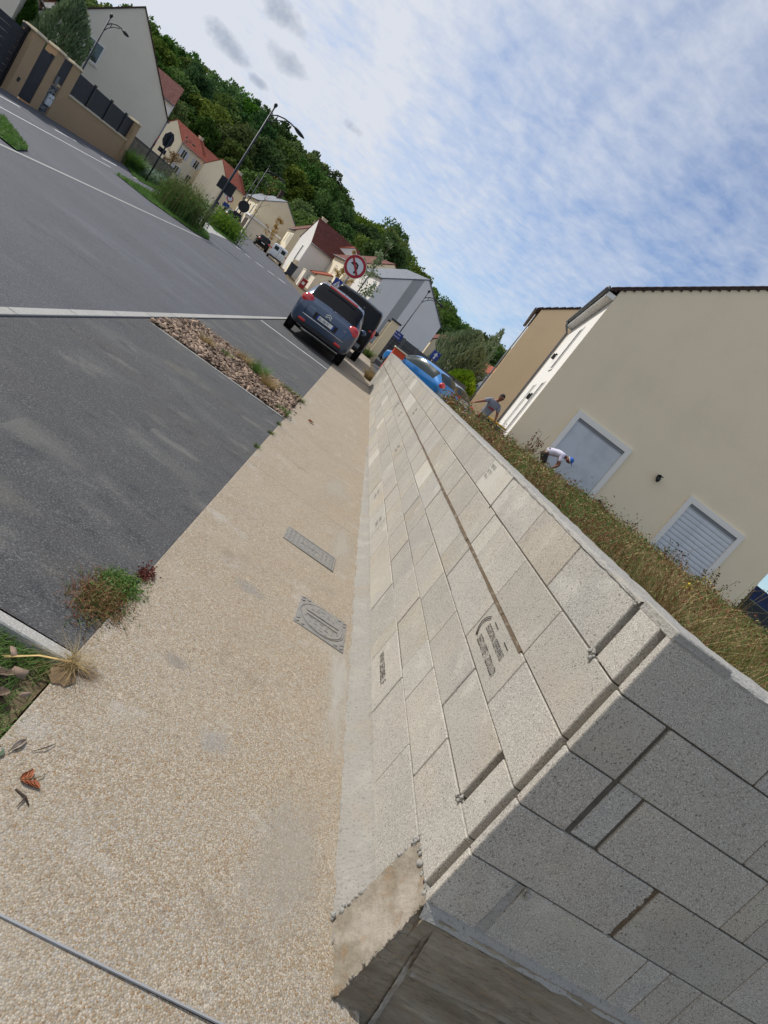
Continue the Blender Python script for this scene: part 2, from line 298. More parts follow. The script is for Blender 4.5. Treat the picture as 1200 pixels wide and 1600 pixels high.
# white bay line, far street markings
def line(name, a, b, w, dz=.009, m=None):
    a, b = Vector(a), Vector(b); d = (b-a).normalized(); n = Vector((-d.y, d.x))*w/2; ps = [a-n, b-n, b+n, a+n]
    mb = MB(); n_ = 6
    for i in range(n_):
        q = [ps[0].lerp(ps[1], i/n_), ps[0].lerp(ps[1], (i+1)/n_), ps[3].lerp(ps[2], (i+1)/n_), ps[3].lerp(ps[2], i/n_)]
        mb.add([(p.x, p.y, gz(p.x, p.y)+dz) for p in q], [(0, 1, 2, 3)])
    return tag(mb.build(name, m or m_white), kind='structure')
line('bay_line', (-2.05, 15.55), (-.19, 15.75), .09)
for a, b in (((-9.3, 42.6), (-8.9, 42.45)), ((-8.55, 42.3), (-8.1, 42.2)), ((-7.75, 42.35), (-7.3, 42.8)), ((-7.05, 43.2), (-6.6, 43.7)), ((-6.35, 43.9), (-5.9, 44.6))): line('give_way_dash', a, b, .35, .006)
line('lane_line', (-10.5, 17), (-11.35, 27.5), .07, .006); line('flush_kerb', (-6.85, 11.5), (-7.2, 28.6), .11, .006, m_kerb)
for a in (20.9, 24.9, 28.9, 32.5): line('bay_dash', (-12.4, a), (-12.7, a+2.3), .09, .006)

# ---------------------------------------------------------------- the new block wall
X0, Y0, ZT, HB = 1.089, 1.471, 1.387, .2114
def zc(k): return ZT-HB*k                      # top of course k (0 = top)
wall = thing('block_wall', 'long unfinished wall of pale concrete blocks beside the gravel pavement', 'wall')
m_blockW = m_blockA.copy(); m_blockW.name = 'block_concrete_pale'
for n_ in m_blockW.node_tree.nodes:
    if n_.type == 'RGB': n_.outputs[0].default_value = C('#bdb9b0')
BM = {}
def bmesh_for(lx, ly, hgt=.2064):
    k = (round(lx, 3), round(ly, 3), round(hgt, 3))
    if k not in BM:
        mb = MB(); mb.b2((-lx/2, -ly/2, -hgt), (lx/2, ly/2, 0)); BM[k] = mb.mesh('block', m_blockA, .0035)
    return BM[k]
def block(x0, x1, y0, y1, k, inset=0.):
    o = link('block', bmesh_for(x1-x0-.004, y1-y0-.004, HB-.005+(.05 if k == 5 else 0)), wall, ((x0+x1)/2+inset, (y0+y1)/2, zc(k)-.0025+random.uniform(-.0008, .0008)))
    return o
# corner blocks with the vertical rebate beside the corner
def corner_block(k, lx, ly):
    g0, g1, dp = .03, .066, .052
    poly = [(X0, Y0), (X0+lx-.004, Y0), (X0+lx-.004, Y0+ly-.004), (X0, Y0+ly-.004), (X0, Y0+g1), (X0+dp, Y0+g1-.004), (X0+dp, Y0+g0+.004), (X0, Y0+g0)]
    mb = MB().prism(poly, zc(k+1)+.0025, zc(k)-.0025); return mb.build('block', m_blockA, wall, .003)
corner_block(0, .504, .2); corner_block(1, .176, .527); corner_block(2, .172, .486); corner_block(3, .53, .2); corner_block(4, .182, .54)
G = .035
rows = {0: [1.708, 2.205, 2.697, 3.195, -3.33, 3.83, 4.35, 4.86], 1: [1.998, 2.503, 3.0, -3.19, 3.69, 4.19, 4.66, 5.14], 2: [1.957, 2.465, 2.96, 3.157, 3.45, 3.95, 4.45, 4.95],
        3: [1.708, 2.211, 2.735, 3.23, 3.73, 3.88, 4.38, 4.88], 4: [2.013, 2.52, 2.79, 3.29, 3.79, 4.29, 4.79, 4.98], 5: [1.69, 2.216, 2.728, 3.23, 3.4, 3.9, 4.4, 4.9]}
YE = 20.9; TXT = {}
for k, js_ in rows.items():
    ys = list(js_)
    while abs(ys[-1]) < YE-.1:
        st = .5 if random.random() > .12 else random.choice((.12, .2, .3)); ys.append(min(abs(ys[-1])+st, YE))
    for a, b in zip(ys[:-1], ys[1:]):
        if a == 1.708 and False: continue
        fill = b < 0
        o = block(X0, X0+.2, abs(a), abs(b), k, .004 if fill else random.uniform(-.0025, .0025))
        if fill or (k, a) in ((0, -3.33),) or random.random() < .04: o.data = o.data.copy(); o.data.materials[0] = m_blockW
# end face (return to the right)
ends = {0: [1.595, 2.1, 2.6, 3.1, 3.6], 1: [1.277, 1.766, 2.27, 2.77, 3.27], 2: [1.277, -1.383, 1.882, 1.981, 2.48, 2.98, 3.48], 3: [1.638, 2.1, 2.6, 3.1], 4: [1.302, 1.791, 1.887, 2.024, 2.5, 3.0]}
for k, xs in ends.items():
    for a, b in zip(xs[:-1], xs[1:]):
        if b < 0: block(abs(a)+.004, abs(b)-.006, Y0+.007, Y0+.2, k)
        else: block(abs(a), abs(b), Y0, Y0+.2, k)
# mortar core behind the joints, thick bed joint, mortar cap
mb = MB(); mb.b2((X0+.007, Y0+.245, zc(6)+.005), (X0+.19, YE-.01, ZT-.004)); mb.b2((X0+.06, Y0+.012, zc(5)+.01), (3.55, Y0+.19, ZT-.004)); mb.build('joint_mortar', m_core, wall)
mb = MB()
for i in range(60):
    y = Y0+.55+i*.31; mb.b2((X0-.0015-random.random()*.003, y, zc(2)-.007-random.random()*.003), (X0+.03, y+.305, zc(2)+.002+random.random()*.004))
mb.build('bed_joint', m_bed, wall)
for (x, y, z, s) in ((X0-.002, 1.69, zc(1)+.0, .016), (X0-.002, 1.70, zc(4)+.003, .015), (X0, 1.70, ZT-.015, .012), (X0+.01, 5.35, zc(1), .02), (1.31, Y0, zc(4)-.02, .016), (X0+.0, 3.33, zc(1), .01)):
    mb = MB()
    for q in range(9): mb.ell((x+random.uniform(-.5, .5)*s*.6, y+random.uniform(-1, 1)*s*.9, z+random.uniform(-1, 1)*s*.8), [s*random.uniform(.25, .55)]*3, 6, 4)
    mb.build('mortar_lump', m_mortar, wall)
def strip_grid(path, prof, jit, name, m, parent, sm=False):
    """sweep the profile (list of (off, z)) along path points with ragged noise"""
    vs, fs = [], []; n = len(prof)
    for i, (p, nrm) in enumerate(path):
        for j, (o, z) in enumerate(prof):
            a = jit[j]; vs.append((p[0]+nrm[0]*(o+random.uniform(-a, a)), p[1]+nrm[1]*(o+random.uniform(-a, a)), p[2]+z+random.uniform(-a, a)*.6))
    for i in range(len(path)-1):
        for j in range(n-1): fs.append((i*n+j, (i+1)*n+j, (i+1)*n+j+1, i*n+j+1))
    return MB().add(vs, fs, 0, sm).build(name, m, parent)
cap_path = [((X0+.2, YE-i*.045, ZT), (-1, 0)) for i in range(int((YE-Y0-.2)/.045)+1)]
strip_grid(cap_path, [(-.002, -.02), (-.002, .008), (.05, .009), (.13, .009), (.186, .006), (.2005, -.002), (.2015, -.010)], [.002, .004, .004, .004, .006, .003, .002], 'mortar_cap', m_mortar, wall)
strip_grid([((3.55-i*.045, Y0+.2, ZT), (0, -1)) for i in range(int(2.4/.045))]+[((X0-.001, Y0+.2, ZT), (0, -1))], [(-.002, -.02), (-.002, .008), (.05, .009), (.13, .009), (.186, .006), (.2005, -.002), (.2015, -.010)], [.002, .004, .004, .004, .006, .003, .002], 'mortar_cap', m_mortar, wall)
MB().b2((X0-.001, Y0-.001, ZT-.02), (X0+.2, Y0+.202, ZT+.013)).build('mortar_cap', m_mortar, wall, .004)
def stain(name, par, c, rx, ry, col, dens, seed, M=None):
    """thin irregular film of cement or dust lying on a surface"""
    m = bpy.data.materials.new('film_'+name); m.use_nodes = True; t = m.node_tree; t.nodes.clear(); LK = t.links.new
    o_ = N(t, 'ShaderNodeOutputMaterial'); b = N(t, 'ShaderNodeBsdfPrincipled'); b.inputs['Base Color'].default_value = col; b.inputs['Roughness'].default_value = .95; tr = N(t, 'ShaderNodeBsdfTransparent'); mx_ = N(t, 'ShaderNodeMixShader')
    tc_ = N(t, 'ShaderNodeTexCoord'); ln = N(t, 'ShaderNodeVectorMath', operation='LENGTH'); LK(tc_.outputs['Object'], ln.inputs[0])
    a1 = N(t, 'ShaderNodeTexNoise', noise_dimensions='4D', i_Scale=2.6, i_Detail=7.0, i_Roughness=.65); a1.inputs['W'].default_value = seed; LK(tc_.outputs['Object'], a1.inputs[0])
    a2 = N(t, 'ShaderNodeTexNoise', i_Scale=60.0, i_Detail=2.0); LK(tc_.outputs['Object'], a2.inputs[0])
    v = mth(t, 'ADD', mth(t, 'SUBTRACT', mth(t, 'MULTIPLY', a1.outputs[0], 1.6), mth(t, 'MULTIPLY', ln.outputs['Value'], 1.15)), mth(t, 'MULTIPLY', a2.outputs[0], .55))
    r = ramp(t, v, .22, .95); LK(mth(t, 'MULTIPLY', r.outputs[0], dens), mx_.inputs[0]); LK(tr.outputs[0], mx_.inputs[1]); LK(b.outputs[0], mx_.inputs[2]); LK(mx_.outputs[0], o_.inputs[0])
    o = MB().add([(-1, -1, 0), (1, -1, 0), (1, 1, 0), (-1, 1, 0)], [(0, 1, 2, 3)]).build('stain', m, par)
    o.matrix_local = M or (Matrix.Translation(c) @ Matrix.Rotation(math.atan(.0135), 4, 'X') @ Matrix.Diagonal((rx, ry, 1, 1))); return o
for i, (x, y, rx, ry, cl, dn) in enumerate(((.80, 1.72, .26, .55, '#aca89f', .32), (.93, 2.9, .14, .9, '#c0bdb4', .5), (.42, 2.05, .12, .12, '#a3a4a4', .3), (.85, 4.9, .2, .9, '#bab5aa', .45), (.3, 3.3, .16, .10, '#9a9a99', .35), (.15, 2.35, .12, .08, '#8e8d8b', .3), (.7, 6.4, .3, .8, '#b8b2a6', .4), (-.1, 2.02, .10, .10, '#6d573c', .5))): stain('pave%d' % i, pv, (x, y, gz(x, y)+.0095), rx, ry, C(cl), dn, i*1.7)
pkb = bpy.data.objects['parking_bay']
for i, (x, y, rx, ry, cl, dn) in enumerate(((-1.1, 3.4, .7, .28, '#8a8882', .55), (-.7, 4.6, .5, .16, '#93918a', .55), (-1.5, 5.6, .4, .12, '#97958e', .5), (-1.3, 6.6, .6, .3, '#7d7a70', .6), (-.9, 2.75, .4, .2, '#85827a', .5), (-1.6, 3.1, .5, .4, '#6b6252', .5), (-1.2, 12.5, .6, .4, '#84827c', .6), (-.8, 14.0, .6, .3, '#7f7d77', .55), (-.4, 6.6, .3, .12, '#8f8d86', .5))): stain('bay%d' % i, pkb, (x, y, gz(x, y)+.0052), rx, ry, C(cl), dn*.55, 20+i*1.3)
# printed block marks
def text_mesh(s, size, sx=1.):
    cu = bpy.data.curves.new('t', 'FONT'); cu.body = s; cu.size = size; cu.resolution_u = 2; o = bpy.data.objects.new('t', cu); COL.objects.link(o)
    dg = bpy.context.evaluated_depsgraph_get(); dg.update(); me = bpy.data.meshes.new_from_object(o.evaluated_get(dg)); bpy.data.objects.remove(o); bpy.data.curves.remove(cu)
    for v in me.vertices: v.co.x *= sx
    return me
def put_text(s, size, M, m, parent=None, sx=1., name='lettering'):
    me = text_mesh(s, size, sx); me.materials.clear(); me.materials.append(m); me.transform(M); return link(name, me, parent)
def wallM(y, z, off=.0012):          # lettering on the pavement face: reads towards -y
    return Matrix(((0, 0, -1, X0-off-.002), (-1, 0, 0, y), (0, 1, 0, z), (0, 0, 0, 1)))
put_text('EGSON SEPEARS', .042, wallM(2.36, .868), m_ink, wall, .88); put_text('SEDUITE \\ ZOLLD', .048, wallM(2.36, .808), m_ink, wall, .80)
mb = MB()
for rr in (.105, .092):
    mb.tube([(X0-.003, 2.325+rr*math.cos(t), .862+rr*.62*math.sin(t)) for t in np.linspace(-.9, .9, 11)], .0017, 4)
mb.b2((X0-.0035, 2.27, .917), (X0-.001, 2.33, .9195)); mb.b2((X0-.0035, 2.10, .917), (X0-.001, 2.16, .9195))
mb.build('print_bracket', m_ink, wall)
put_text('WW.SEDIBEL.F', .062, wallM(3.17, .165), m_ink, wall, .78)
for i, (y, k, s) in enumerate(((3.80, 0, 'NF'), (5.6, 5, 'BL'), (6.6, 5, 'BL'), (8.1, 1, 'NF'), (9.2, 2, 'B40'), (10.3, 2, 'B40'), (12.0, 2, 'NF'), (7.4, 3, 'NF'), (11.5, 0, 'B40'))):
    z = zc(k+1)+.07
    if i == 0:
        for q, st in enumerate(('050 50 20', 'BL 7 0 J1', '97 4 x.1')): put_text(st, .034, wallM(3.79, 1.325-.036*q), m_ink, wall, .8)
    else:
        for q in range(2): put_text(s+' 0%d' % (i+q), .05, wallM(y, z+.055-.055*q), m_ink, wall, .9)
# haunch of pale mortar along the foot and the flared footing at the corner
hp = []
for i in range(150):
    y = 1.655+i*.055; w = .092*max(0, min(1, (10.4-y)/6.0))**.6
    hp.append((y, w))
vs, fs = [], []
for i, (y, w) in enumerate(hp):
    zt = max(.088+.002*max(0, y-4), gz(1, y)+.012) ; g = gz(1, y)+.006; j = lambda a: random.uniform(-a, a)
    if i == 0: j = lambda a: 0
    k_ = .13*max(0, 1-i/12); vs += [(X0+.03, y, zt), (X0-.003+j(.003), y, zt+j(.005)), (X0-.014-w*.10+j(.003), y-k_*.2, g+(zt-g)*.80+j(.003)), (X0-.012-w*.55+j(.004), y-k_*.6, g+(zt-g)*.42+j(.004)), (X0-.005-w+j(.009), y-k_, g+.004), (X0-.012-w+j(.011), y-k_*1.02, g-.015)]
for i in range(len(hp)-1):
    for k in range(5): fs.append((i*6+k, i*6+k+1, (i+1)*6+k+1, (i+1)*6+k))
fs.append((0, 5, 4, 3)); fs.append((0, 3, 2, 1))
MB().add(vs, fs, 0, True).build('mortar_haunch', mat('haunch_mortar', C('#918d85'), .95, layers=[('noise', 6, 7, C('#a39f96'), .48, .68, .6), ('noise', 3, 5, C('#8a7d6a'), .5, .68, .5), ('noise', 90, 4, C('#6f6a61'), .56, .66, .7)], bumps=[('noise', 70, .006), ('noise', 20, .012)]), wall)
from mathutils import noise as mnoise
def rough_patch(c00, c10, c11, c01, nu, nv, amp, name, m, parent, nrm, ragged=0.):
    vs, fs = [], []; c00, c10, c11, c01 = map(Vector, (c00, c10, c11, c01)); nrm = Vector(nrm)
    for i in range(nu+1):
        for k in range(nv+1):
            p = c00.lerp(c10, i/nu).lerp(c01.lerp(c11, i/nu), k/nv); e = 1 if 0 < i < nu and 0 < k < nv else .5
            d = mnoise.fractal(p*22, 1.0, 2.0, 4)*amp*1.1+mnoise.noise(p*140)*amp*.5+random.uniform(-amp, amp)*.35
            q = p+nrm*d*e
            if ragged and e < 1: q += Vector((0, random.uniform(-1, 1), random.uniform(-1, 1)))*ragged
            vs.append(q)
    for i in range(nu):
        for k in range(nv): fs.append((i*(nv+1)+k, (i+1)*(nv+1)+k, (i+1)*(nv+1)+k+1, i*(nv+1)+k+1))
    return MB().add(vs, fs, 0, True).build(name, m, parent)
def lumps(pts, s, name, m, parent, n=3):
    mb = MB()
    for p in pts:
        if random.random() < .45: continue
        for q in range(n):
            r = s*random.uniform(.25, 1.25); mb.ell((p[0]+random.uniform(-s, s)*.5, p[1]+random.uniform(-s, s)*.8, p[2]+random.uniform(-s, s)*.8), (r*random.uniform(.5, .9), r, r*random.uniform(.6, 1)), 7, 5, Matrix.Rotation(random.uniform(0, 3), 3, 'X'))
    o = mb.build(name, m, parent); o['kind'] = 'stuff'; return o
rough_patch((1.263, Y0+.006, zc(5)+.004), (1.306, Y0+.004, zc(5)+.004), (1.300, Y0+.006, zc(4)-.006), (1.266, Y0+.008, zc(4)-.006), 5, 26, .005, 'joint_fill', m_mortar, wall, (0, -1, 0))
rough_patch((1.612, Y0+.008, zc(4)+.004), (1.642, Y0+.009, zc(4)+.004), (1.640, Y0+.010, zc(3)-.004), (1.604, Y0+.010, zc(3)-.004), 5, 26, .006, 'joint_fill', m_bed, wall, (0, -1, 0))
for q in range(22): z_ = zc(4)+.006+q*.0092; MB().ell((1.607+.004*math.sin(q*1.7)+random.uniform(-.004, .004), Y0+.004, z_), [random.uniform(.006, .011), .006, random.uniform(.006, .011)], 6, 4).build('broken_edge', m_blockA, wall)
ft = thing('wall_footing', 'brown board marked concrete footing at the near end of the block wall', 'footing')
A_, B_ = (X0-.006, Y0-.004, .318), (X0-.085, Y0-.115, -.04)          # leaning corner edge
rough_patch((X0-.108, 1.60, -.03), (X0-.085, Y0-.115, -.04), (X0-.002, Y0-.004, .334), (X0+.001, 1.72, .334), 44, 60, .0035, 'side_face', m_footlit, ft, (-1, 0, .2), .004)
lumps([(X0-.004-.10*(1-q/26)**1.3, 1.615+.10*(q/26), .0+.33*(q/26)) for q in range(27)], .011, 'mortar_crumb', m_mortar, ft)
lumps([(X0-.003, 1.49+.02*q, .331) for q in range(11)], .010, 'mortar_crumb', m_mortar, ft)
lumps([(X0-.09+.084*(q/24), Y0-.108+.10*(q/24), -.02+.34*(q/24)) for q in range(25)], .007, 'mortar_crumb', m_footlit, ft, 2)
MB().b2((X0+.004, Y0+.004, .30), (X0+.19, 1.72, .336)).build('bed', m_mortar, ft)
rough_patch(B_, (1.14, Y0-.11, -.04), (1.145, Y0-.008, .30), A_, 10, 50, .005, 'corner_board', m_foot, ft, (0, -1, 0))
def bl(x): return .30+.012*max(0, x-1.3)
zs = [-.05, .165, .31]
for j in range(2):
    for q, (xa, xb) in enumerate(((1.15, 2.05), (2.054, 3.0), (3.004, 3.9))):
        sl = .045*(1 if j == 0 else 1)
        za = lambda x, jj=j: (-.05 if jj == 0 else .165+.05*(x-1.15)); zb = lambda x, jj=j: (.158+.05*(x-1.15) if jj == 0 else .318+.02*max(0, x-1.5))
        yo = Y0-.085 if j == 0 else Y0-.05
        rough_patch((xa, yo-.02, za(xa)), (xb, yo-.02, za(xb)), (xb, yo+.03, zb(xb)), (xa, yo+.03, zb(xa)), 70, 12, .003, 'board_face', m_foot, ft, (0, -1, 0))
mb = MB(); mb.b2((1.1, Y0-.03, -.3), (3.9, Y0+.2, .30)); mb.b2((X0-.0, Y0+.0, -.3), (1.3, 1.66, .30)); mb.build('footing_core', m_foot, ft)
mb = MB()
for q in range(0): mb.ell((1.14+random.uniform(-.012, .03)*(q > 35)+(.0 if q < 35 else (q-35)*.022), Y0-.09+.09*(min(q, 35)/35) if q < 35 else Y0-.055+random.uniform(-.005, .005), -.02+.3*(q/35) if q < 35 else .175+.0011*(q-35)), [random.uniform(.004, .011), random.uniform(.003, .007), random.uniform(.004, .009)], 6, 4)
rough_patch((1.138, Y0-.118, -.04), (1.160, Y0-.112, -.04), (1.160, Y0-.014, .30), (1.140, Y0-.016, .30), 4, 60, .007, 'board_burr', m_footlit, ft, (0, -1, 0))
rough_patch((1.16, Y0-.078, .152), (3.9, Y0-.07, .292), (3.9, Y0-.055, .316), (1.16, Y0-.06, .176), 120, 4, .007, 'board_burr', m_footlit, ft, (0, -1, 0))
strip_grid([((X0-.004+i*.05, Y0, .325+.0006*i), (0, -1)) for i in range(52)], [(-.02, .012), (.003, .008), (.011, .0), (.018, -.009), (.03, -.022)], [0, .003, .004, .004, .005], 'bed_mortar', m_mortar, wall, True)
# ---------------------------------------------------------------- buildings
def render_mat(name, h, var=.55): return mat(name, C(h), .93, spec=.15, layers=[('noise', .5, 5, tuple(c*.86 for c in C(h)[:3])+(1,), .42, .8, var), ('noise', 9, 4, tuple(c*1.08 for c in C(h)[:3])+(1,), .5, .75, .4), ('noise', 140, 2, tuple(c*.8 for c in C(h)[:3])+(1,), .52, .7, .35)], bumps=[('noise', 140, .002)])
m_rA = render_mat('render_putty', '#e9dabd'); m_rB = render_mat('render_ochre', '#f2d2a6'); m_rC = render_mat('render_cream', '#e8dcc0'); m_rW = render_mat('render_white', '#e4e0d8')
m_rG = render_mat('render_grey', '#e6e4e2'); m_rS = render_mat('render_stripe', '#a9aaa9'); m_rT = render_mat('render_tan', '#c2a07a'); m_rP = render_mat('render_pale', '#e0d6c4'); m_rY = render_mat('render_beige', '#ddccac')
def tile_mat(name, h): return mat(name, C(h), .85, layers=[('noise', 1.2, 5, tuple(c*.6 for c in C(h)[:3])+(1,), .42, .75, .6), ('cell', 5, 0, tuple(c*1.35 for c in C(h)[:3])+(1,), .5, 1, .5)], bumps=[('wave', 2.2, .05)])
m_tO = tile_mat('tile_orange', '#95482f'); m_tB = tile_mat('tile_brown', '#6c3b30'); m_tS = mat('slate', C('#5d626b'), .6, layers=[('cell', 6, 0, C('#747a84'), .4, 1, .5), ('noise', 2, 5, C('#4b4f57'), .4, .7, .5)]); m_tD = tile_mat('tile_dark', '#4c3a35')
m_trim = mat('white_trim', C('#e2dfd8'), .7); m_zinc = mat('zinc', C('#7b7d80'), .5, metal=.6); m_black = mat('black_metal', C('#17181b'), .45, spec=.5); m_anth = mat('anthracite', C('#1c1f26'), .55, spec=.5, layers=[('noise', 3, 4, C('#262a33'), .4, .7, .6)])
m_glass = mat('window_glass', C('#20262c'), .08, spec=.8); m_shut = mat('shutter_white', C('#c9ced3'), .5, layers=[('noise', 2, 3, C('#b4babf'), .4, .7, .6)]); m_wood = mat('dark_wood', C('#3a2c22'), .8, layers=[('noise', 6, 5, C('#57442f'), .45, .7, .6)])
m_lit = mat('blue_grey_shutter', C('#9fb0c2'), .5); m_purple = mat('dark_curtain', C('#2e2530'), .7)
WIN = {}
def window(parent, M, w, h, style='plain'):
    k = (w, h, style)
    if k not in WIN:
        fr = MB(); t = .07
        for a, b in (((-w/2-t, -.05, -t), (w/2+t, .02, 0)), ((-w/2-t, -.04, h), (w/2+t, .02, h+t)), ((-w/2-t, -.04, 0), (-w/2, .02, h)), ((w/2, -.04, 0), (w/2+t, .02, h))): fr.b2(a, b)
        if w > .7: fr.b2((-.03, -.03, 0), (.03, .02, h))
        pn = MB().b2((-w/2, -.012, 0), (w/2, .02, h)); sh = None
        if style == 'shut':
            sh = [MB().b2((s*(w/2+.08), -.05, 0), (s*(w/2+.08+w*.5), -.015, h)).mesh('shutter', m_shut) for s in (-1, 1)]
        WIN[k] = (fr.mesh('frame', m_trim), pn.mesh('pane', {'plain': m_glass, 'shut': m_glass, 'closed': m_shut, 'blue': m_lit}[style]), sh)
    f, p, s = WIN[k]; o = link('window', f, parent); o.matrix_local = M; link('pane', p, o)
    for q in s or (): link('shutter', q, o)
    return o
def face(kind, w, l, u, z):
    if kind == 'f': return Matrix.Translation((u, 0, z))
    if kind == 'l': return Matrix.Translation((0, u, z)) @ Matrix.Rotation(-math.pi/2, 4, 'Z')
    if kind == 'r': return Matrix.Translation((w, u, z)) @ Matrix.Rotation(math.pi/2, 4, 'Z')
def house(name, label, x, y, ang, w, l, eave, ridge, wallm, roofm, wins=(), over=.22, group=None, chim=None, sink=.6, gut=True, cat='house', sidem=None, rr=None):
    g = gz(x, y); e, r = eave-g, ridge-g; rr = rr or w/2
    t = thing(name, label, cat, (x, y, g), R_(ang), group)
    fr = lambda a, b, c: (a, c, b)
    MB().prism([(0, -sink), (w, -sink), (w, e), (rr, r), (0, e)][::-1], 0, l, fr, 0).build('wall', wallm, t)
    sm = 0
    if sidem:       # sunlight on the long side, painted as a wall colour of its own
        MB().b2((-.012, .02, -sink), (-.001, l-.02, e-.03)).build('side_sun_tint', sidem, t)
    rf = MB(); s1 = (r-e)/rr; s2 = (r-e)/(w-rr); th = .13
    rf.prism([(-over, e-over*s1+.01), (rr, r+.01), (rr, r+th), (-over, e-over*s1+th)][::-1], -.06, l+.06, fr)
    rf.prism([(w+over, e-over*s2+.01), (w+over, e-over*s2+th), (rr, r+th), (rr, r+.01)][::-1], -.06, l+.06, fr)
    ro = rf.build('roof', roofm, t)
    if chim: MB().b2((chim[0]-.25, chim[1]-.3, r-1.2), (chim[0]+.25, chim[1]+.3, r+chim[2])).box((chim[0], chim[1], r+chim[2]+.05), (.62, .72, .1)).build('chimney', m_rY if chim[2] < 1 else m_tD, ro)
    if gut:
        for s, xx in ((s1, -over-.06), (s2, w+over+.06)):
            MB().tube([(xx, -.06, e-over*s+.06), (xx, l+.06, e-over*s+.06)], .06, 6).build('gutter', m_zinc, t)
    for (fc, u, z, ww, hh, st) in wins: window(t, face(fc, w, l, u, z), ww, hh, st)
    return t
# the putty coloured house on the right (gable to the garden)
def roof_pt(): pass
hA = house('gabled_house', 'big putty coloured gabled house with two roller shuttered openings beyond the weeds', 5.73, 20.81, -11, 9.42, 8.2, 7.17, 10.6, m_rA, m_tD, over=.30, gut=False, sink=.3, sidem=m_rW)
gA = gz(5.73, 20.81)
def opening(parent, u0, u1, zt, zb, fine, label):
    zt -= gA; zb -= gA; o = MB(); t = .165
    for a, b in (((u0-t, -.09, zb), (u0, -.0, zt)), ((u1, -.09, zb), (u1+t, 0, zt)), ((u0-t, -.09, zt), (u1+t, 0, zt+.19))): o.b2(a, b)
    fr_ = o.build('window', m_trim, parent); fr_['label'] = label
    rv = MB()
    for a, b in (((u0, -.029, zb), (u0+.004, .0, zt)), ((u1-.004, -.029, zb), (u1, 0, zt))): rv.b2(a, b)
    n = int((zt-zb)/(.07 if fine else .15)); st = (zt-zb)/n
    if fine:
        mb = MB()
        for i in range(n): mb.add([(u0, .0-.030, zb+i*st), (u1, -.030, zb+i*st), (u1, -.006, zb+(i+1)*st), (u0, -.006, zb+(i+1)*st)], [(0, 1, 2, 3)])
        q = mb.build('slat', m_shut, fr_); q['kind'] = 'stuff'
    else:
        me = MB().add([(u0, -.012, .004), (u1, -.012, .004), (u1, -.026, st*.3), (u0, -.026, st*.3), (u1, -.022, st*.75), (u0, -.022, st*.75), (u1, -.008, st), (u0, -.008, st)], [(0, 1, 2, 3), (3, 2, 4, 5), (5, 4, 6, 7)]).mesh('slat', m_shut)
        for i in range(n): link('slat', me, fr_, (0, 0, zb+i*st))
    MB().b2((u0, -.05, zt-.10), (u1, -.004, zt)).build('shutter_box', m_zinc, fr_)
opening(hA, 1.48, 3.31, 3.40, 1.0, True, 'opening with fine grey shutter slats'); opening(hA, 6.02, 7.88, 3.40, 1.0, False, 'opening with broad shutter slats')
# verge tiles and barge along the left slope, gutter and downpipe on the sunny side
s1 = (10.6-7.17)/4.71; me = MB().tube([(0, -.05, 0), (.225*math.cos(math.atan(s1)), -.05, .225*math.sin(math.atan(s1))+.012)], [.022, .032], 7).b2((0, -.05, -.03), (.18, -.03, .02)).mesh('verge_tile', m_tD)
for i in range(22): link('verge_tile', me, hA, (-.28+i*.225, 0, 7.17-gA+.09+(-.28+i*.225)*s1))
MB().tube([(-.37, -.05, 7.0-gA), (-.37, 8.3, 7.0-gA)], .075, 8).build('gutter', m_zinc, hA); MB().b2((-.30, .0, 6.80-gA), (-.02, 8.2, 6.95-gA)).build('eave_board', m_trim, hA)
MB().tube([(-.37, 7.9, 7.0-gA), (-.33, 7.92, 6.8-gA), (-.10, 7.95, 6.55-gA), (-.09, 7.95, .2)], .05, 8).build('downpipe', m_zinc, hA)
for v, z, hh in ((1.4, 1.2, 2.3), (4.4, 1.2, 2.3), (2.9, 4.2, 1.7)): window(hA, face('l', 9.4, 8.2, v, z), .8, hh, 'plain')
for v, z in ((2.1, 2.9), (5.2, 4.9)): MB().box((-.09, v, z), (.12, .10, .22)).box((-.05, v, z+.14), (.08, .06, .05)).build('wall_lamp', m_black, hA)
wl = MB().lathe if hasattr(MB, 'lathe') else None
lamp = MB(); lamp.tube([(4.67, -.01, 3.42-gA), (4.67, -.13, 3.52-gA), (4.67, -.17, 3.46-gA)], .014, 6).ell((4.67, -.17, 3.36-gA), (.075, .075, .11), 8, 6).box((4.67, -.17, 3.48-gA), (.16, .16, .025)).box((4.67, -.012, 3.42-gA), (.09, .02, .14)); lamp.build('wall_lantern', m_black, hA)
hB = house('gabled_house', 'ochre gabled house standing behind the putty house', 7.5, 38.2, -11, 10.5, 8, 8.35, 12.2, m_rB, m_tD, over=.25)
gB = gz(7.5, 38.2); sB = (12.2-8.35)/5.25
me = MB().tube([(0, -.06, 0), (.335*math.cos(math.atan(sB)), -.06, .335*math.sin(math.atan(sB))+.02)], [.035, .055], 6).mesh('verge_tile', m_tD)
for i in range(9): link('verge_tile', me, hB, (-.25+i*.335, 0, 8.35-gB+.10+(-.25+i*.335)*sB))
MB().tube([(-.1, .15, 8-gB), (-.1, .15, 0)], .05, 6).build('downpipe', m_zinc, hB)
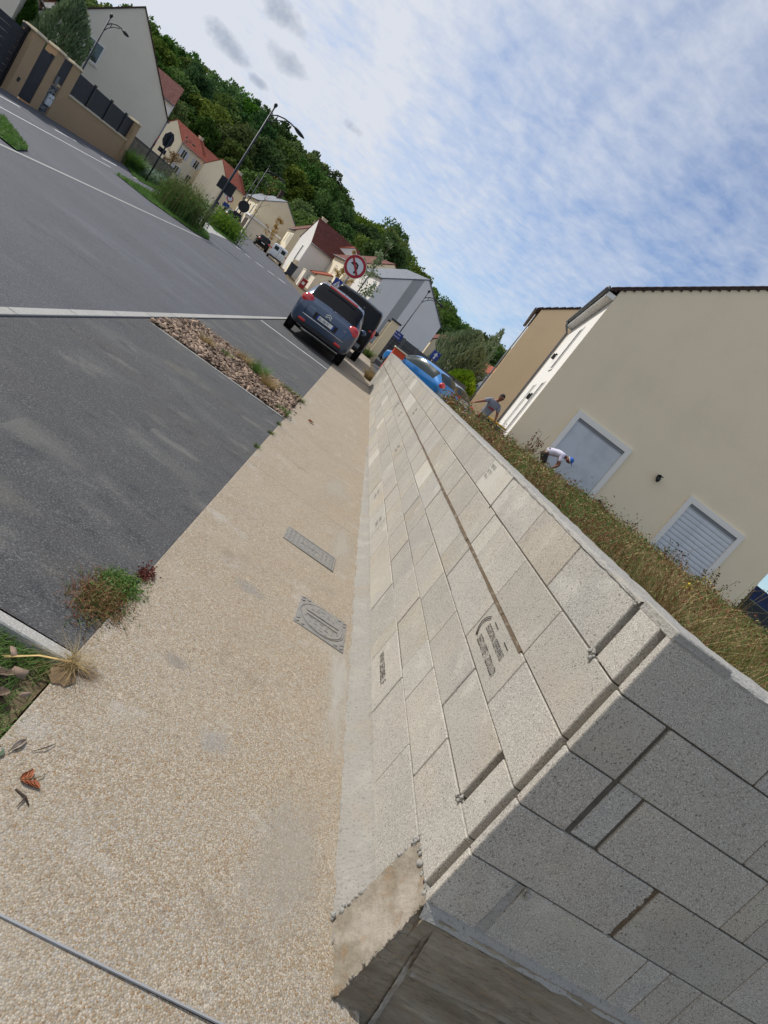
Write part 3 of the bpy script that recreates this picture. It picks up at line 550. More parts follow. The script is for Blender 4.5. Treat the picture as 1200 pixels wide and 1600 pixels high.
# grey gable of the big house behind the gate wall, and what shows around it
hL = house('gabled_house', 'tall pale grey gabled house behind the tan gate wall', -27.63, 47.17, 24, 9.05, 10, 4.5, 9.05, m_rP, m_tD, over=.10, rr=4.85)
gL = gz(-27.63, 47.17)
window(hL, Matrix.Translation((3.5, 0, 4.38-gL)), .95, 1.1, 'plain'); MB().b2((3.42, -.02, 4.38-gL), (3.56, -.012, 5.48-gL)).build('curtain', m_trim, hL); MB().b2((2.85, -.10, 4.2-gL), (4.15, -.02, 4.27-gL)).build('window_ledge', m_trim, hL)
MB().tube([(9.1, -.05, 4.4-gL), (9.1, -.05, 0)], .05, 6).build('downpipe', m_zinc, hL)
house('side_house', 'low house with brown roof peeking past the grey gable', -32.94, 69.46, -70, 5, 6, 6.9, 8.6, m_rW, m_tB, over=.3)
house('corner_house', 'grey rendered house at the far left edge above the black gate', -33.0, 37.3, 24, 9, 9, 5.2, 9.2, m_rP, m_tB, over=.1)
house('annex_house', 'low white house with brown roof between the gate and the feathery tree', -39.0, 64.0, 20, 4.6, 9, 5.3, 7.2, m_rW, m_tB, over=.2)
# terraced houses across the street, far left
house('terraced_house', 'orange roofed cream house with white shutters behind the stop sign', -40.7, 105, -30, 5.6, 5.6, 6.47, 8.5, m_rC, m_tO, [('r', 1.3, 2.9, .8, 1.1, 'shut'), ('r', 4.0, 2.9, .8, 1.1, 'shut'), ('r', 1.4, .6, .8, 1.0, 'shut'), ('r', 4.0, .5, .8, 1.1, 'plain'), ('f', 3.4, 3.1, .7, .9, 'plain'), ('f', 4.4, .6, .7, .9, 'plain')], chim=(2.6, 5.1, .4))
house('terraced_house', 'lower orange roofed half of the cream terrace with a small dormer', -38.2, 110.1, -30, 5.4, 4.6, 6.1, 8.2, m_rC, m_tO, [('r', 1.2, 2.4, .7, 1.0, 'plain'), ('r', 3.1, .4, .8, 1.0, 'shut')])
house('terraced_house', 'orange roofed cream house right of the terrace behind the bush', -32.7, 105, -30, 5.0, 4.6, 6.16, 8.05, m_rC, m_tO, [('r', 1.5, 2.6, .8, 1.0, 'blue'), ('r', 3.3, .2, 1.4, 1.5, 'plain'), ('r', 1.0, .4, .6, .8, 'plain')], chim=(2.4, 4.2, .35))
house('far_house', 'small house with blue grey roof between the orange roofs and the slate roof', -27.0, 112, 20, 4.0, 6, 6.3, 8.3, m_rW, m_tS)
# gabled houses along the right side of the curving street
hS = house('slate_house', 'cream house with grey slate roof above the parked cars', -22.3, 100, 24, 6.4, 9.5, 6.6, 8.8, m_rY, m_tS, [('l', 1.6, 2.8, .7, 1.3, 'plain'), ('l', 4.4, 2.8, .7, 1.3, 'plain'), ('l', 2.5, .3, .9, 1.4, 'plain'), ('l', 6.6, 2.6, .8, 1.2, 'plain')], sidem=m_rC, chim=(3.0, 5.2, 1.1))
gr_ = thing('lean_to_garage', 'low garage with pale flat roof in front of the slate roofed house', 'garage', (-21.2, 95.5, gz(-21, 95)), R_(24)); MB().b2((0, 0, -.5), (4.6, 4, 2.5)).build('wall', m_rP, gr_); MB().b2((-.25, -.25, 2.5), (4.8, 4.1, 2.75)).build('roof', m_rG, gr_); MB().b2((-.02, .6, 0), (0, 3.2, 2.1)).build('garage_door', m_wood, gr_)
house('gabled_house', 'cream house with brown roof behind the white van', -14.4, 90, 15, 5.0, 9, 6.06, 8.4, m_rY, m_tB, [('l', .9, 2.4, .45, 1.6, 'closed'), ('l', 2.1, 2.6, .45, 1.3, 'closed'), ('l', 3.4, 2.8, .45, 1.2, 'closed'), ('l', 6.2, 2.8, .8, 1.2, 'closed'), ('l', 1.7, .2, .9, 1.0, 'plain')], sidem=m_rC, chim=(2.5, 8, .3))
h6 = house('gabled_house', 'white house with steep brown roof and a tall gable towards the street', -12.3, 82, -65, 4.4, 6.2, 5.5, 8.1, m_rW, m_tB, [('f', 2.6, 1.5, .35, 1.9, 'plain')], chim=(2.0, .6, .3))
house('gabled_house', 'white house with rust brown roof behind the gate pillars', -9.3, 80, 17, 6.3, 6, 5.75, 8.05, m_rG, m_tO, [('l', 1.2, 1.6, .5, 2.1, 'plain'), ('l', 3.4, 3.0, .5, 1.0, 'plain')], sidem=m_rW)
house('porch_roof', 'low brown porch roof at the foot of the white house', -7.6, 74.5, 17, 3.0, 3.4, 2.9, 3.7, m_rP, m_tO, gut=False, cat='porch')
house('gabled_house', 'cream house with brown roof behind the round no turn sign', -5.05, 72, 19, 7.85, 7.5, 5.96, 8.6, m_rY, m_tB, [('l', 2.0, 2.8, .8, 1.2, 'plain'), ('l', 4.5, 2.8, .8, 1.2, 'plain')], sidem=m_rC)
h8 = house('striped_house', 'pale grey gabled house with a darker vertical stripe and slate roof', -1.3, 62, 21, 7.6, 6.4, 5.93, 8.5, m_rG, m_tS, [('l', 1.0, 2.6, .6, 2.0, 'closed'), ('l', 3.6, 3.6, .6, 1.0, 'closed')], over=.14, sidem=m_rW)
g8 = gz(-1.3, 62); MB().prism([(2.45, -.4), (3.45, -.4), (3.45, 5.93-g8+3.45*.676), (2.45, 5.93-g8+2.45*.676)][::-1], -.012, .03, lambda a, b, c: (a, c, b)).build('stripe', m_rS, h8); MB().box((2.0, 2.2, 7.0-g8), (.5, .6, .12), ry=-R_(34)).build('roof_window', m_glass, h8)
house('far_house', 'brown roofed house peeking out right of the striped house', 6.4, 70, 5, 5.5, 8, 4.9, 6.6, m_rY, m_tB, [('f', 1.4, 2.2, .8, 1.2, 'plain')])
house('far_house', 'orange roofed white house beside the ochre house', 13.2, 75, 8, 5.2, 8, 4.85, 7.0, m_rW, m_tO, [('f', .9, 1.8, .9, 1.4, 'blue')])

# ---------------------------------------------------------------- walls, gates and fences
xw_ = -14.88
bw = thing('gate_wall', 'tan rendered front wall with capped pillars and black infill panels', 'wall', (0, 0, 0))
def wb(y0, y1, z0, z1, name, m, t=.22, dx=0., par=None, bev=0.): return MB().b2((xw_-t+dx, y0, z0), (xw_+dx, y1, z1)).build(name, m, par or bw, bev)
def pillar(y0, y1, zt, d=.42):
    p = wb(y0, y1, .2, zt-.09, 'pillar', m_rT, d, .1)
    for i in range(9): MB().b2((xw_+.1, y0+.01, .62+i*.21), (xw_+.102, y1-.01, .625+i*.21)).build('joint', m_bed, p) if y1-y0 > .8 else None
    MB().box((xw_+.1-d/2, (y0+y1)/2, zt-.05), (d+.14, y1-y0+.14, .07)).box((xw_+.1-d/2, (y0+y1)/2, zt-.005), (d+.02, y1-y0, .05)).build('cap', m_rY, p, .012)
pillar(25.86, 26.58, 2.72); pillar(27.46, 28.06, 2.76); pillar(28.74, 29.44, 2.76); pillar(36.02, 36.46, 2.69)
wb(28.12, 28.74, .2, 1.66, 'low_wall', m_rT); wb(28.05, 28.8, 1.66, 1.73, 'coping', m_rY, .32, .05); wb(28.08, 28.74, 1.75, 2.66, 'fence_panel', m_anth, .05, .08)
wb(29.44, 36.02, .2, 1.64, 'low_wall', m_rT); wb(29.44, 36.02, 1.64, 1.71, 'coping', m_rY, .32, .05)
for a, b in ((29.5, 31.28), (31.36, 33.1), (33.18, 34.9), (34.98, 36.0)):
    p = wb(a, b, 1.73, 2.60, 'fence_panel', m_anth, .03, -.1)
    for i in range(5): MB().b2((xw_-.099, a, 1.74+i*.172), (xw_-.085, b, 1.74+i*.172+.158)).build('slat', m_anth, p)
for y in (31.32, 33.14, 34.94): wb(y-.05, y+.05, 1.70, 2.68, 'post', m_black, .1, -.05)
mst = [mat('stone_'+str(i), C(h), .9, layers=[('noise', 30, 4, C('#55565a'), .45, .7, .5)]) for i, h in enumerate(('#6d6f73', '#8b8a86', '#4d4f55', '#9a958b'))]
sp_ = wb(28.14, 28.72, .5, 1.62, 'stone_panel', m_core, .02, .008)
z = .5
while z < 1.60:
    y = 28.14
    while y < 28.70:
        w = random.uniform(.1, .24); hh = .062; y2 = min(y+w, 28.72)
        if y2-y > .03: MB().b2((xw_+.005, y+.003, z+.003), (xw_+.02+random.uniform(0, .018), y2-.003, z+hh)).build('stone', random.choice(mst), sp_)
        y = y2
    z += .066
lb = thing('letterbox', 'white double letterbox set in the stone clad panel', 'letterbox', (xw_+.03, 28.5, .85)); MB().b2((0, -.2, 0), (.06, .02, .42)).b2((0, .04, 0), (.06, .2, .42)).build('box', m_trim, lb, .006); MB().b2((.058, -.14, .26), (.064, -.04, .30)).b2((.058, .07, .26), (.064, .16, .30)).build('slot', m_black, lb)
MB().b2((xw_+.1, 26.1, .95), (xw_+.13, 26.22, 1.1)).build('intercom', m_black, bw); MB().box((xw_+.13, 28.16, 1.82), (.08, .2, .3), rx=.1).build('house_plate', m_zinc, bw)
sg = thing('sliding_gate', 'tall black solid sliding gate at the far left', 'gate'); 
for i in range(9): MB().b2((xw_-.16, 21.2, .48+i*.222), (xw_-.12, 25.84, .48+i*.222+.214)).build('board', m_anth, sg)
MB().b2((xw_-.2, 25.74, .45), (xw_-.1, 25.86, 2.56)).b2((xw_-.24, 25.6, 2.52), (xw_-.08, 25.86, 2.66)).build('end_post', m_black, sg)
pg = thing('garden_gate', 'narrow black garden gate between two tan pillars', 'gate')
for i in range(9): MB().b2((xw_+.04, 26.60, .52+i*.21), (xw_+.08, 27.44, .52+i*.21+.209)).build('board', m_anth, pg)
MB().b2((xw_+.0, 27.3, 2.3), (xw_+.1, 27.44, 2.45)).build('hinge', m_black, pg)
m_rubble = mat('rubble_wall', C('#7d7261'), .95, layers=[('noise', 3, 6, C('#5d5447'), .42, .7, .7), ('cell', 3, 0, C('#93886f'), .4, 1, .5)], bumps=[('noise', 8, .03)], stretch=(1, 1, 2.2))
gw = thing('block_boundary_wall', 'weathered grey brown boundary wall left of the stop sign', 'wall', (-15.5, 37.2, gz(-15, 37)), R_(93))
for r in range(7):
    x = -.25*(r % 2)
    while x < 9.5:
        x2 = min(x+.5, 9.5); MB().b2((max(x, 0)+.004, -.1+random.uniform(-.006, .006), r*.215-.1), (x2-.004, .1, r*.215+.108)).build('block', m_rubble, gw); x = x2
MB().b2((0, -.085, -.2), (9.5, .085, 1.5)).build('joint_mortar', m_core, gw)
# pillars, gate and fence past the end of the block wall
ep = thing('gate_pillars_wall', 'two beige capped pillars with a dark gate between them past the wall end', 'gateway', (1.05, 34, gz(1, 34)))
for dy in (0, 5.6):
    p = MB().b2((-.2, dy-.22, -.2), (.26, dy+.22, 2.22)).build('pillar', m_rY, ep); MB().box((.03, dy, 2.27), (.6, .58, .08)).build('cap', m_anth, p, .01)
for i in range(10): MB().b2((-.02, .24, .12+i*.2), (.03, 5.36, .12+i*.2+.185)).build('board', m_anth, ep)
fn = thing('panel_fence', 'dark grey panel fence running from the beige pillar below the striped house', 'fence', (1.4, 41.8, gz(2, 42)), R_(-3))
for i in range(6):
    w = 1.0; MB().b2((i*w+.05, -.02, .05), (i*w+w-.05, .02, 1.95-.02*i)).build('panel', m_anth, fn); MB().b2((i*w-.04, -.05, 0), (i*w+.04, .05, 2.0-.02*i)).build('post', m_black, fn)
    for j in range(4): MB().b2((i*w+.05, -.034, .12+j*.46), (i*w+w-.05, -.02, .12+j*.46+.42)).build('slat', mat('fence_grey', C('#4a4e54'), .6) if 'fence_grey' not in MATS else MATS['fence_grey'], fn)
nf = thing('navy_screen', 'dark navy garden screen at the right edge beyond the putty house', 'screen', (15.3, 19.6, .9), R_(-8))
m_navy = mat('navy_cloth', C('#1c2b4c'), .7, layers=[('noise', 2, 4, C('#24386a'), .4, .7, .6)])
for i in range(5): MB().b2((i*1.2, 0, -.2), (i*1.2+1.16, .04, 1.25)).build('panel', m_anth, nf); MB().b2((i*1.2, -.01, 1.27), (i*1.2+1.16, .05, 1.75)).build('top_panel', m_navy, nf)
MB().tube([(-.9, -1.0, .28), (1.8, -1.2, .22)], .03, 6).build('rail', m_trim, nf)

# ---------------------------------------------------------------- white gateposts, bins along the far pavement
fg = thing('far_gate_wall', 'low cream wall with pillars and dark gate panels beside the white van', 'wall', (-8.9, 66.0, gz(-9, 66)), R_(101))
for i, (a, b, h, m) in enumerate(((0, .4, 1.7, m_rY), (.4, 1.5, 1.5, m_anth), (1.5, 1.9, 1.7, m_rY), (1.9, 3.2, .8, m_rY), (3.2, 3.6, 1.7, m_rY), (3.6, 5.4, 1.5, m_anth), (5.4, 5.8, 1.7, m_rY), (5.8, 9.5, 1.1, m_rC))):
    MB().b2((a, -.12, -.2), (b, .12, h)).build('pillar' if m == m_rY and h > 1 else ('gate_panel' if m == m_anth else 'low_wall'), m, fg)
for a in (2.1, 2.55, 2.95): MB().b2((a, -.05, .85), (a+.2, .05, 1.6)).build('slat', m_wood, fg)
wv = thing('courtyard_wall', 'plain pale courtyard wall at the corner of the street', 'wall', (-7.0, 60.5, gz(-7, 60)), R_(100)); MB().b2((0, -.12, -.2), (5.2, .12, 1.5)).build('wall', m_rP, wv); MB().b2((-.03, -.16, 1.5), (5.23, .16, 1.57)).build('coping', m_rC, wv)
m_bin = mat('bin_plastic', C('#2c333b'), .5, layers=[('noise', 3, 3, C('#394149'), .4, .7, .5)]); m_yel = mat('yellow_plastic', C('#c79a1c'), .45); m_tyre = mat('tyre', C('#151516'), .85); m_red = mat('red_paint', C('#9c2018'), .4)
def wheelie(name, label, loc, rz, lidm, group=None, h=1.0):
    t = thing(name, label, 'bin', loc, rz, group); fr = lambda a, b, c: (a, b, c)
    mb = MB(); vs = [(-.22, -.24, .08), (.22, -.24, .08), (.22, .24, .08), (-.22, .24, .08), (-.28, -.33, h-.08), (.28, -.33, h-.08), (.28, .30, h-.08), (-.28, .30, h-.08)]
    mb.add(vs, [(3, 2, 1, 0), (4, 5, 6, 7), (0, 1, 5, 4), (1, 2, 6, 5), (2, 3, 7, 6), (3, 0, 4, 7)]).build('body', m_bin, t, .02)
    MB().box((0, -.015, h-.035), (.60, .70, .07)).tube([(-.24, .36, h-.02), (.24, .36, h-.02)], .025, 6).build('lid', lidm, t, .015)
    for s in (-1, 1): MB().tube([(s*.24, .22, .1), (s*.29, .22, .1)], .1, 12).build('wheel', m_tyre, t)
    return t
wheelie('wheelie_bin', 'dark wheelie bin with yellow lid at the corner of the putty house', (5.05, 20.25, .62), R_(-35), m_yel, h=1.07)
for i, (x, y, lb_) in enumerate(((-8.6, 63.6, 'dark grey wheelie bin nearest the cream gatepost'), (-8.85, 64.6, 'dark grey wheelie bin closest to the white van'))): wheelie('wheelie_bin', lb_, (x, y, gz(x, y)), R_(100), m_bin, 'wheelie bins on the far pavement', 1.25)
hy = thing('fire_hydrant', 'red fire hydrant cabinet at the foot of the courtyard wall', 'hydrant', (-6.5, 58.6, gz(-6.5, 58))); MB().b2((-.25, -.2, 0), (.25, .2, .75)).box((0, 0, .8), (.56, .46, .1)).build('cabinet', m_red, hy, .03); MB().b2((-.12, -.215, .35), (.12, -.2, .6)).build('plate', m_trim, hy)
br = thing('plastic_barrier', 'orange and white plastic barrier just past the end of the block wall', 'barrier', (1.74, 27.9, .52), R_(4)); MB().prism([(-.3, 0), (.3, 0), (.16, .5), (.12, 1.12), (-.12, 1.12), (-.16, .5)], -.28, .28, lambda a, b, c: (c, a, b)).build('body', mat('orange_plastic', C('#c8471d'), .5), br, .02)
MB().b2((-.27, -.175, .62), (.27, -.14, .85)).b2((-.27, .14, .62), (.27, .175, .85)).build('white_band', m_trim, br); MB().box((0, 0, 1.15), (.62, .34, .06)).build('top_rail', m_rC, br)

# ---------------------------------------------------------------- lamps and signs
m_pole = mat('lamp_pole', C('#2b2e33'), .5, metal=.3)
def street_lamp(label, x, y, H, arm, ang, group='street lamps', r=.075, z=None):
    t = thing('street_lamp', label, 'street lamp', (x, y, gz(x, y) if z is None else z), ang, group)
    MB().tube([(0, 0, 0), (0, 0, 1.1), (0, 0, 1.15), (0, 0, H-.1)], [r*1.25, r*1.2, r*.9, r*.5], 10).ell((0, 0, H-.02), (.085, .085, .085), 8, 6).tube([(0, 0, H-.12), (0, 0, H-.08)], .06, 8).build('pole', m_pole, t)
    a1 = [(0, 0, H-.50), (arm*.18, 0, H-.30), (arm*.40, 0, H-.20), (arm*.62, 0, H-.18), (arm*.72, 0, H-.20)]; a2 = [(0, 0, H-.85), (arm*.12, 0, H-.60), (arm*.32, 0, H-.38), (arm*.60, 0, H-.24)]
    MB().tube(a1, .03, 6).tube(a2, .022, 6).tube([(arm*.2, 0, H-.30), (arm*.2, 0, H-.50)], .02, 5).build('arm', m_pole, t)
    M = Matrix.Rotation(R_(10), 3, 'Y'); hd = MB(); c = Vector((arm*.92, 0, H-.24)); hd.ell(c, (arm*.22, .15, .075), 12, 8, M); hd.tube([c-M @ Vector((arm*.22, 0, 0)), c-M @ Vector((arm*.1, 0, 0))], [.035, .05], 6); hd.build('lantern', m_pole, t)
    MB().ell(c-Vector((0, 0, .035)), (arm*.15, .11, .06), 10, 6, M).build('lens', m_zinc, t); return t
street_lamp('tall black street lamp carrying a square sign on the grass island', -8.84, 32.48, 6.35, 1.52, R_(15))
street_lamp('black street lamp with round sign beyond the grass island', -15.4, 65, 6.7, 1.7, R_(10))
street_lamp('thin far street lamp almost hidden behind the round sign lamp', -19.9, 82, 6.6, 1.5, R_(12), r=.06)
street_lamp('black street lamp in front of the grey gable left of the road', -19.35, 38.5, 5.45, .95, R_(15), r=.06)
street_lamp('black street lamp in front of the grey striped house', 1.85, 41.4, 5.1, 1.15, R_(0), r=.05)
street_lamp('thin street lamp in front of the orange roofed terrace', -26.2, 75.2, 4.6, 1.0, R_(15), r=.045)
m_sback = mat('sign_back', C('#1d2024'), .6); m_sred = mat('sign_red', C('#9e1b23'), .45); m_swh = mat('sign_white', C('#c9cdd2'), .45); m_sblue = mat('sign_blue', C('#1f3583'), .45); m_post = mat('sign_post', C('#25282c'), .5, metal=.3)
def disc(mb, r, y0, y1, n=28, cx=0, cz=0, m=0): return mb.prism([(cx+r*math.cos(2*math.pi*i/n), cz+r*math.sin(2*math.pi*i/n)) for i in range(n)][::-1], y0, y1, lambda a, b, c: (a, c, b), m)
nt_ = thing('no_turn_sign', 'round red bordered no left turn sign above the blue people carrier', 'road sign', (-1.80, 28.3, gz(-1.8, 28)), R_(2)); zc_ = 2.86
MB().tube([(0, .06, 0), (0, .06, zc_+.3)], .035, 8).build('post', m_zinc, nt_)
MB_ = disc(MB(), .475, 0, .03, cz=zc_).build('backing', m_trim, nt_); disc(MB(), .46, -.006, .004, cz=zc_).build('red_ring', m_sred, nt_); disc(MB(), .345, -.010, .0, cz=zc_).build('white_disc', m_swh, nt_)
pts = [(.10, 0, -.23), (.10, 0, -.02), (.06, 0, .10), (-.04, 0, .13), (-.13, 0, .08)]
ar = MB()
for a, b in zip(pts[:-1], pts[1:]): a, b = Vector(a), Vector(b); ar.box(((a+b)/2)+Vector((0, -.014, zc_)), ((b-a).length+.05, .006, .075), ry=-math.atan2(b.z-a.z, b.x-a.x))
ar.prism([(-.24, zc_+.02), (-.08, zc_+.0), (-.13, zc_+.18)][::-1], -.018, -.011, lambda a, b, c: (a, c, b)); ar.build('arrow', m_black, nt_)
MB().box((0, -.022, zc_), (.70, .006, .085), ry=R_(45)).build('red_bar', m_sred, nt_)
cs = thing('crossing_sign', 'small blue square pedestrian crossing sign behind the blue people carrier', 'road sign', (-3.2, 45.5, gz(-3, 45)), R_(4)); MB().tube([(0, .05, 0), (0, .05, 2.5)], .035, 6).build('post', m_post, cs); MB().b2((-.32, -.015, 1.75), (.32, .015, 2.39)).build('plate', m_sblue, cs, .02)
MB().prism([(-.24, 1.84), (.24, 1.84), (0, 2.30)][::-1], -.02, -.016, lambda a, b, c: (a, c, b)).build('white_triangle', m_swh, cs); MB().ell((.0, -.024, 2.14), (.03, .004, .03), 8, 4).tube([(0, -.024, 2.1), (-.02, -.024, 1.98), (-.07, -.024, 1.88)], .014, 5).tube([(-.02, -.024, 1.98), (.06, -.024, 1.88)], .014, 5).tube([(-.07, -.024, 2.05), (.06, -.024, 2.03)], .01, 5).build('walker', m_black, cs)
ow = thing('one_way_sign', 'blue square one way arrow sign above the blue hatchback', 'road sign', (4.1, 37.6, gz(4, 37)), R_(-6)); MB().tube([(0, .05, 0), (0, .05, 2.5)], .03, 6).build('post', m_zinc, ow); MB().b2((-.25, -.015, 1.95), (.25, .015, 2.48)).build('plate', m_sblue, ow, .02); MB().b2((-.05, -.022, 2.02), (.05, -.016, 2.26)).prism([(-.13, 2.24), (.13, 2.24), (0, 2.43)][::-1], -.022, -.016, lambda a, b, c: (a, c, b)).build('white_arrow', m_swh, ow)
ss = thing('street_name_sign', 'blue street name plate fixed low on the lamp before the dark fence', 'street sign', (1.85, 41.3, gz(2, 41)), R_(0)); MB().b2((-.4, -.1, 1.62), (.32, -.075, 2.06)).build('plate', m_sblue, ss)
for i, s in enumerate(('Rue des', 'Coteaux')): put_text(s, .17, Matrix(((1, 0, 0, -.36), (0, 0, -1, -.103), (0, 1, 0, 1.88-.19*i), (0, 0, 0, 1))), m_swh, ss, .95)
st = thing('stop_sign', 'black backed octagonal stop sign seen from behind on the grass strip', 'road sign', (-12.9, 35.29, gz(-12.9, 35.3)), R_(72)); MB().tube([(0, 0, 0), (0, 0, 2.55)], .04, 8).build('post', m_post, st); MB().prism([(.40*math.cos(R_(22.5+45*i)), 2.32+.40*math.sin(R_(22.5+45*i))) for i in range(8)][::-1], .05, .075, lambda a, b, c: (a, c, b)).build('plate', m_sback, st)
MB().b2((-.3, .05, 1.62), (.3, .075, 1.84)).build('lower_plate', m_sback, st)
eo = thing('edge_on_sign', 'slim sign post with a red and white plate seen edge on beside the tan wall', 'road sign', (-14.3, 37.6, gz(-14.3, 37.6)), R_(106)); MB().tube([(0, 0, 0), (0, 0, 2.3)], .035, 8).build('post', m_post, eo); disc(MB(), .3, -.06, -.035, cz=1.95).build('plate', m_sred, eo); disc(MB(), .2, -.07, -.06, cz=1.95).build('white_disc', m_swh, eo)
lsq = thing('sign_box', 'pair of black rectangular sign backs strapped to the tall street lamp', 'road sign', (-8.84, 32.42, gz(-8.84, 32.4)), R_(12)); MB().b2((-.36, .10, 2.0), (.02, .13, 2.55)).b2((.06, .10, 1.95), (.44, .13, 2.5)).build('plate', m_sback, lsq); MB().b2((-.36, .06, 2.3), (.4, .1, 2.34)).build('bracket', m_post, lsq)
r2 = thing('round_sign', 'black back of a round sign with a rectangular panel on the second lamp', 'road sign', (-15.4, 64.8, gz(-15.4, 65)), R_(10)); disc(MB(), .52, .1, .13, cz=2.5).build('plate', m_sback, r2); MB().b2((-.5, .1, 1.1), (.3, .13, 1.75)).build('lower_plate', m_sback, r2)
rs = thing('speed_sign', 'small red bordered round sign behind the lamp on the island', 'road sign', (-17.2, 66.5, gz(-17, 66)), R_(12)); MB().tube([(0, .03, 0), (0, .03, 2.6)], .035, 6).build('post', m_post, rs); disc(MB(), .32, 0, .02, cz=2.3).build('red_ring', m_sred, rs); disc(MB(), .22, -.01, .01, cz=2.3).build('white_disc', m_swh, rs); MB().b2((-.3, -.01, 1.4), (.3, .02, 1.8)).build('lower_plate', m_sblue, rs)
# ---------------------------------------------------------------- cars
def paint(name, h, met=.35): return mat(name, C(h), .32, metal=met, spec=.5, coat=.8, layers=[('noise', 1.5, 4, tuple(c*.8 for c in C(h)[:3])+(1,), .4, .75, .4)])
m_cg = mat('car_glass', C('#0a0c0f'), .12, spec=.28); m_cgl = mat('car_glass_tint', C('#26302f'), .10, spec=.4); m_plast = mat('dark_plastic', C('#1b1c1f'), .6); m_tl = mat('tail_light', C('#b3121a'), .18, coat=.9, layers=[('wave', 6, 1, C('#d83a35'), .5, .9, .6)]); m_rim = mat('alloy_rim', C('#9da0a4'), .35, metal=.7); m_chrome = mat('chrome', C('#c5c9cd'), .15, metal=1.)
m_plateY = mat('number_plate', C('#d5d6d2'), .5); m_hl = mat('head_light', C('#c2c8cc'), .12, coat=.8); m_plblue = mat('plate_blue', C('#22449a'), .5)
def crom(P, k):
    """Catmull-Rom through the points P, k samples a span"""
    P = np.asarray(P, float); out = []
    for i in range(len(P)-1):
        p0, p1, p2, p3 = P[max(i-1, 0)], P[i], P[i+1], P[min(i+2, len(P)-1)]
        for j in range(k):
            t = j/k; out.append(.5*((2*p1)+(-p0+p2)*t+(2*p0-5*p1+4*p2-p3)*t*t+(-p0+3*p1-3*p2+p3)*t**3))
    out.append(P[-1]); return np.array(out)
# stations: y from the tail, bottom z, belt z, roof z, half width sill / belt / roof
STY = {
 'mpv': (1.83, [(.00, .42, .92, 1.00, .66, .74, .60), (.07, .33, .96, 1.06, .80, .84, .70), (.22, .30, .99, 1.22, .88, .90, .69), (.52, .27, 1.01, 1.60, .90, .915, .66), (.95, .25, 1.02, 1.65, .90, .915, .65), (1.75, .24, 1.02, 1.67, .90, .915, .66), (2.6, .24, 1.01, 1.62, .90, .915, .64), (3.25, .24, .99, 1.28, .90, .905, .68), (3.65, .25, .96, 1.05, .89, .89, .72), (4.2, .27, .82, .86, .84, .84, .62), (4.45, .36, .62, .66, .66, .66, .5)], (1, 3), (6, 8), [(3, 4), (4, 5), (5, 7)], .33, (.85, 3.55)),
 'hatch': (1.72, [(.00, .42, .86, .94, .62, .70, .56), (.08, .33, .90, 1.0, .76, .80, .64), (.24, .30, .94, 1.14, .83, .85, .64), (.62, .27, .96, 1.42, .85, .86, .60), (1.1, .25, .96, 1.47, .85, .86, .59), (1.8, .24, .95, 1.48, .85, .86, .60), (2.35, .24, .93, 1.40, .85, .86, .58), (2.95, .24, .90, 1.06, .84, .85, .66), (3.3, .25, .86, .93, .83, .83, .66), (3.8, .27, .74, .77, .78, .78, .56), (4.0, .36, .58, .60, .62, .62, .46)], (1, 3), (6, 8), [(3, 4), (4, 5), (5, 7)], .31, (.75, 3.2)),
 'van': (1.84, [(.00, .40, 1.05, 1.70, .82, .84, .74), (.05, .32, 1.06, 1.78, .88, .90, .77), (.25, .30, 1.07, 1.83, .90, .92, .78), (.7, .27, 1.08, 1.85, .91, .92, .78), (1.4, .26, 1.08, 1.86, .91, .92, .78), (2.1, .26, 1.08, 1.86, .91, .92, .78), (2.75, .26, 1.06, 1.78, .91, .92, .75), (3.4, .26, 1.03, 1.30, .90, .91, .74), (3.7, .27, 1.0, 1.08, .89, .89, .74), (4.2, .28, .84, .88, .84, .84, .64), (4.4, .36, .64, .68, .66, .66, .5)], None, (6, 8), [(5, 7)], .33, (.8, 3.5)),
}
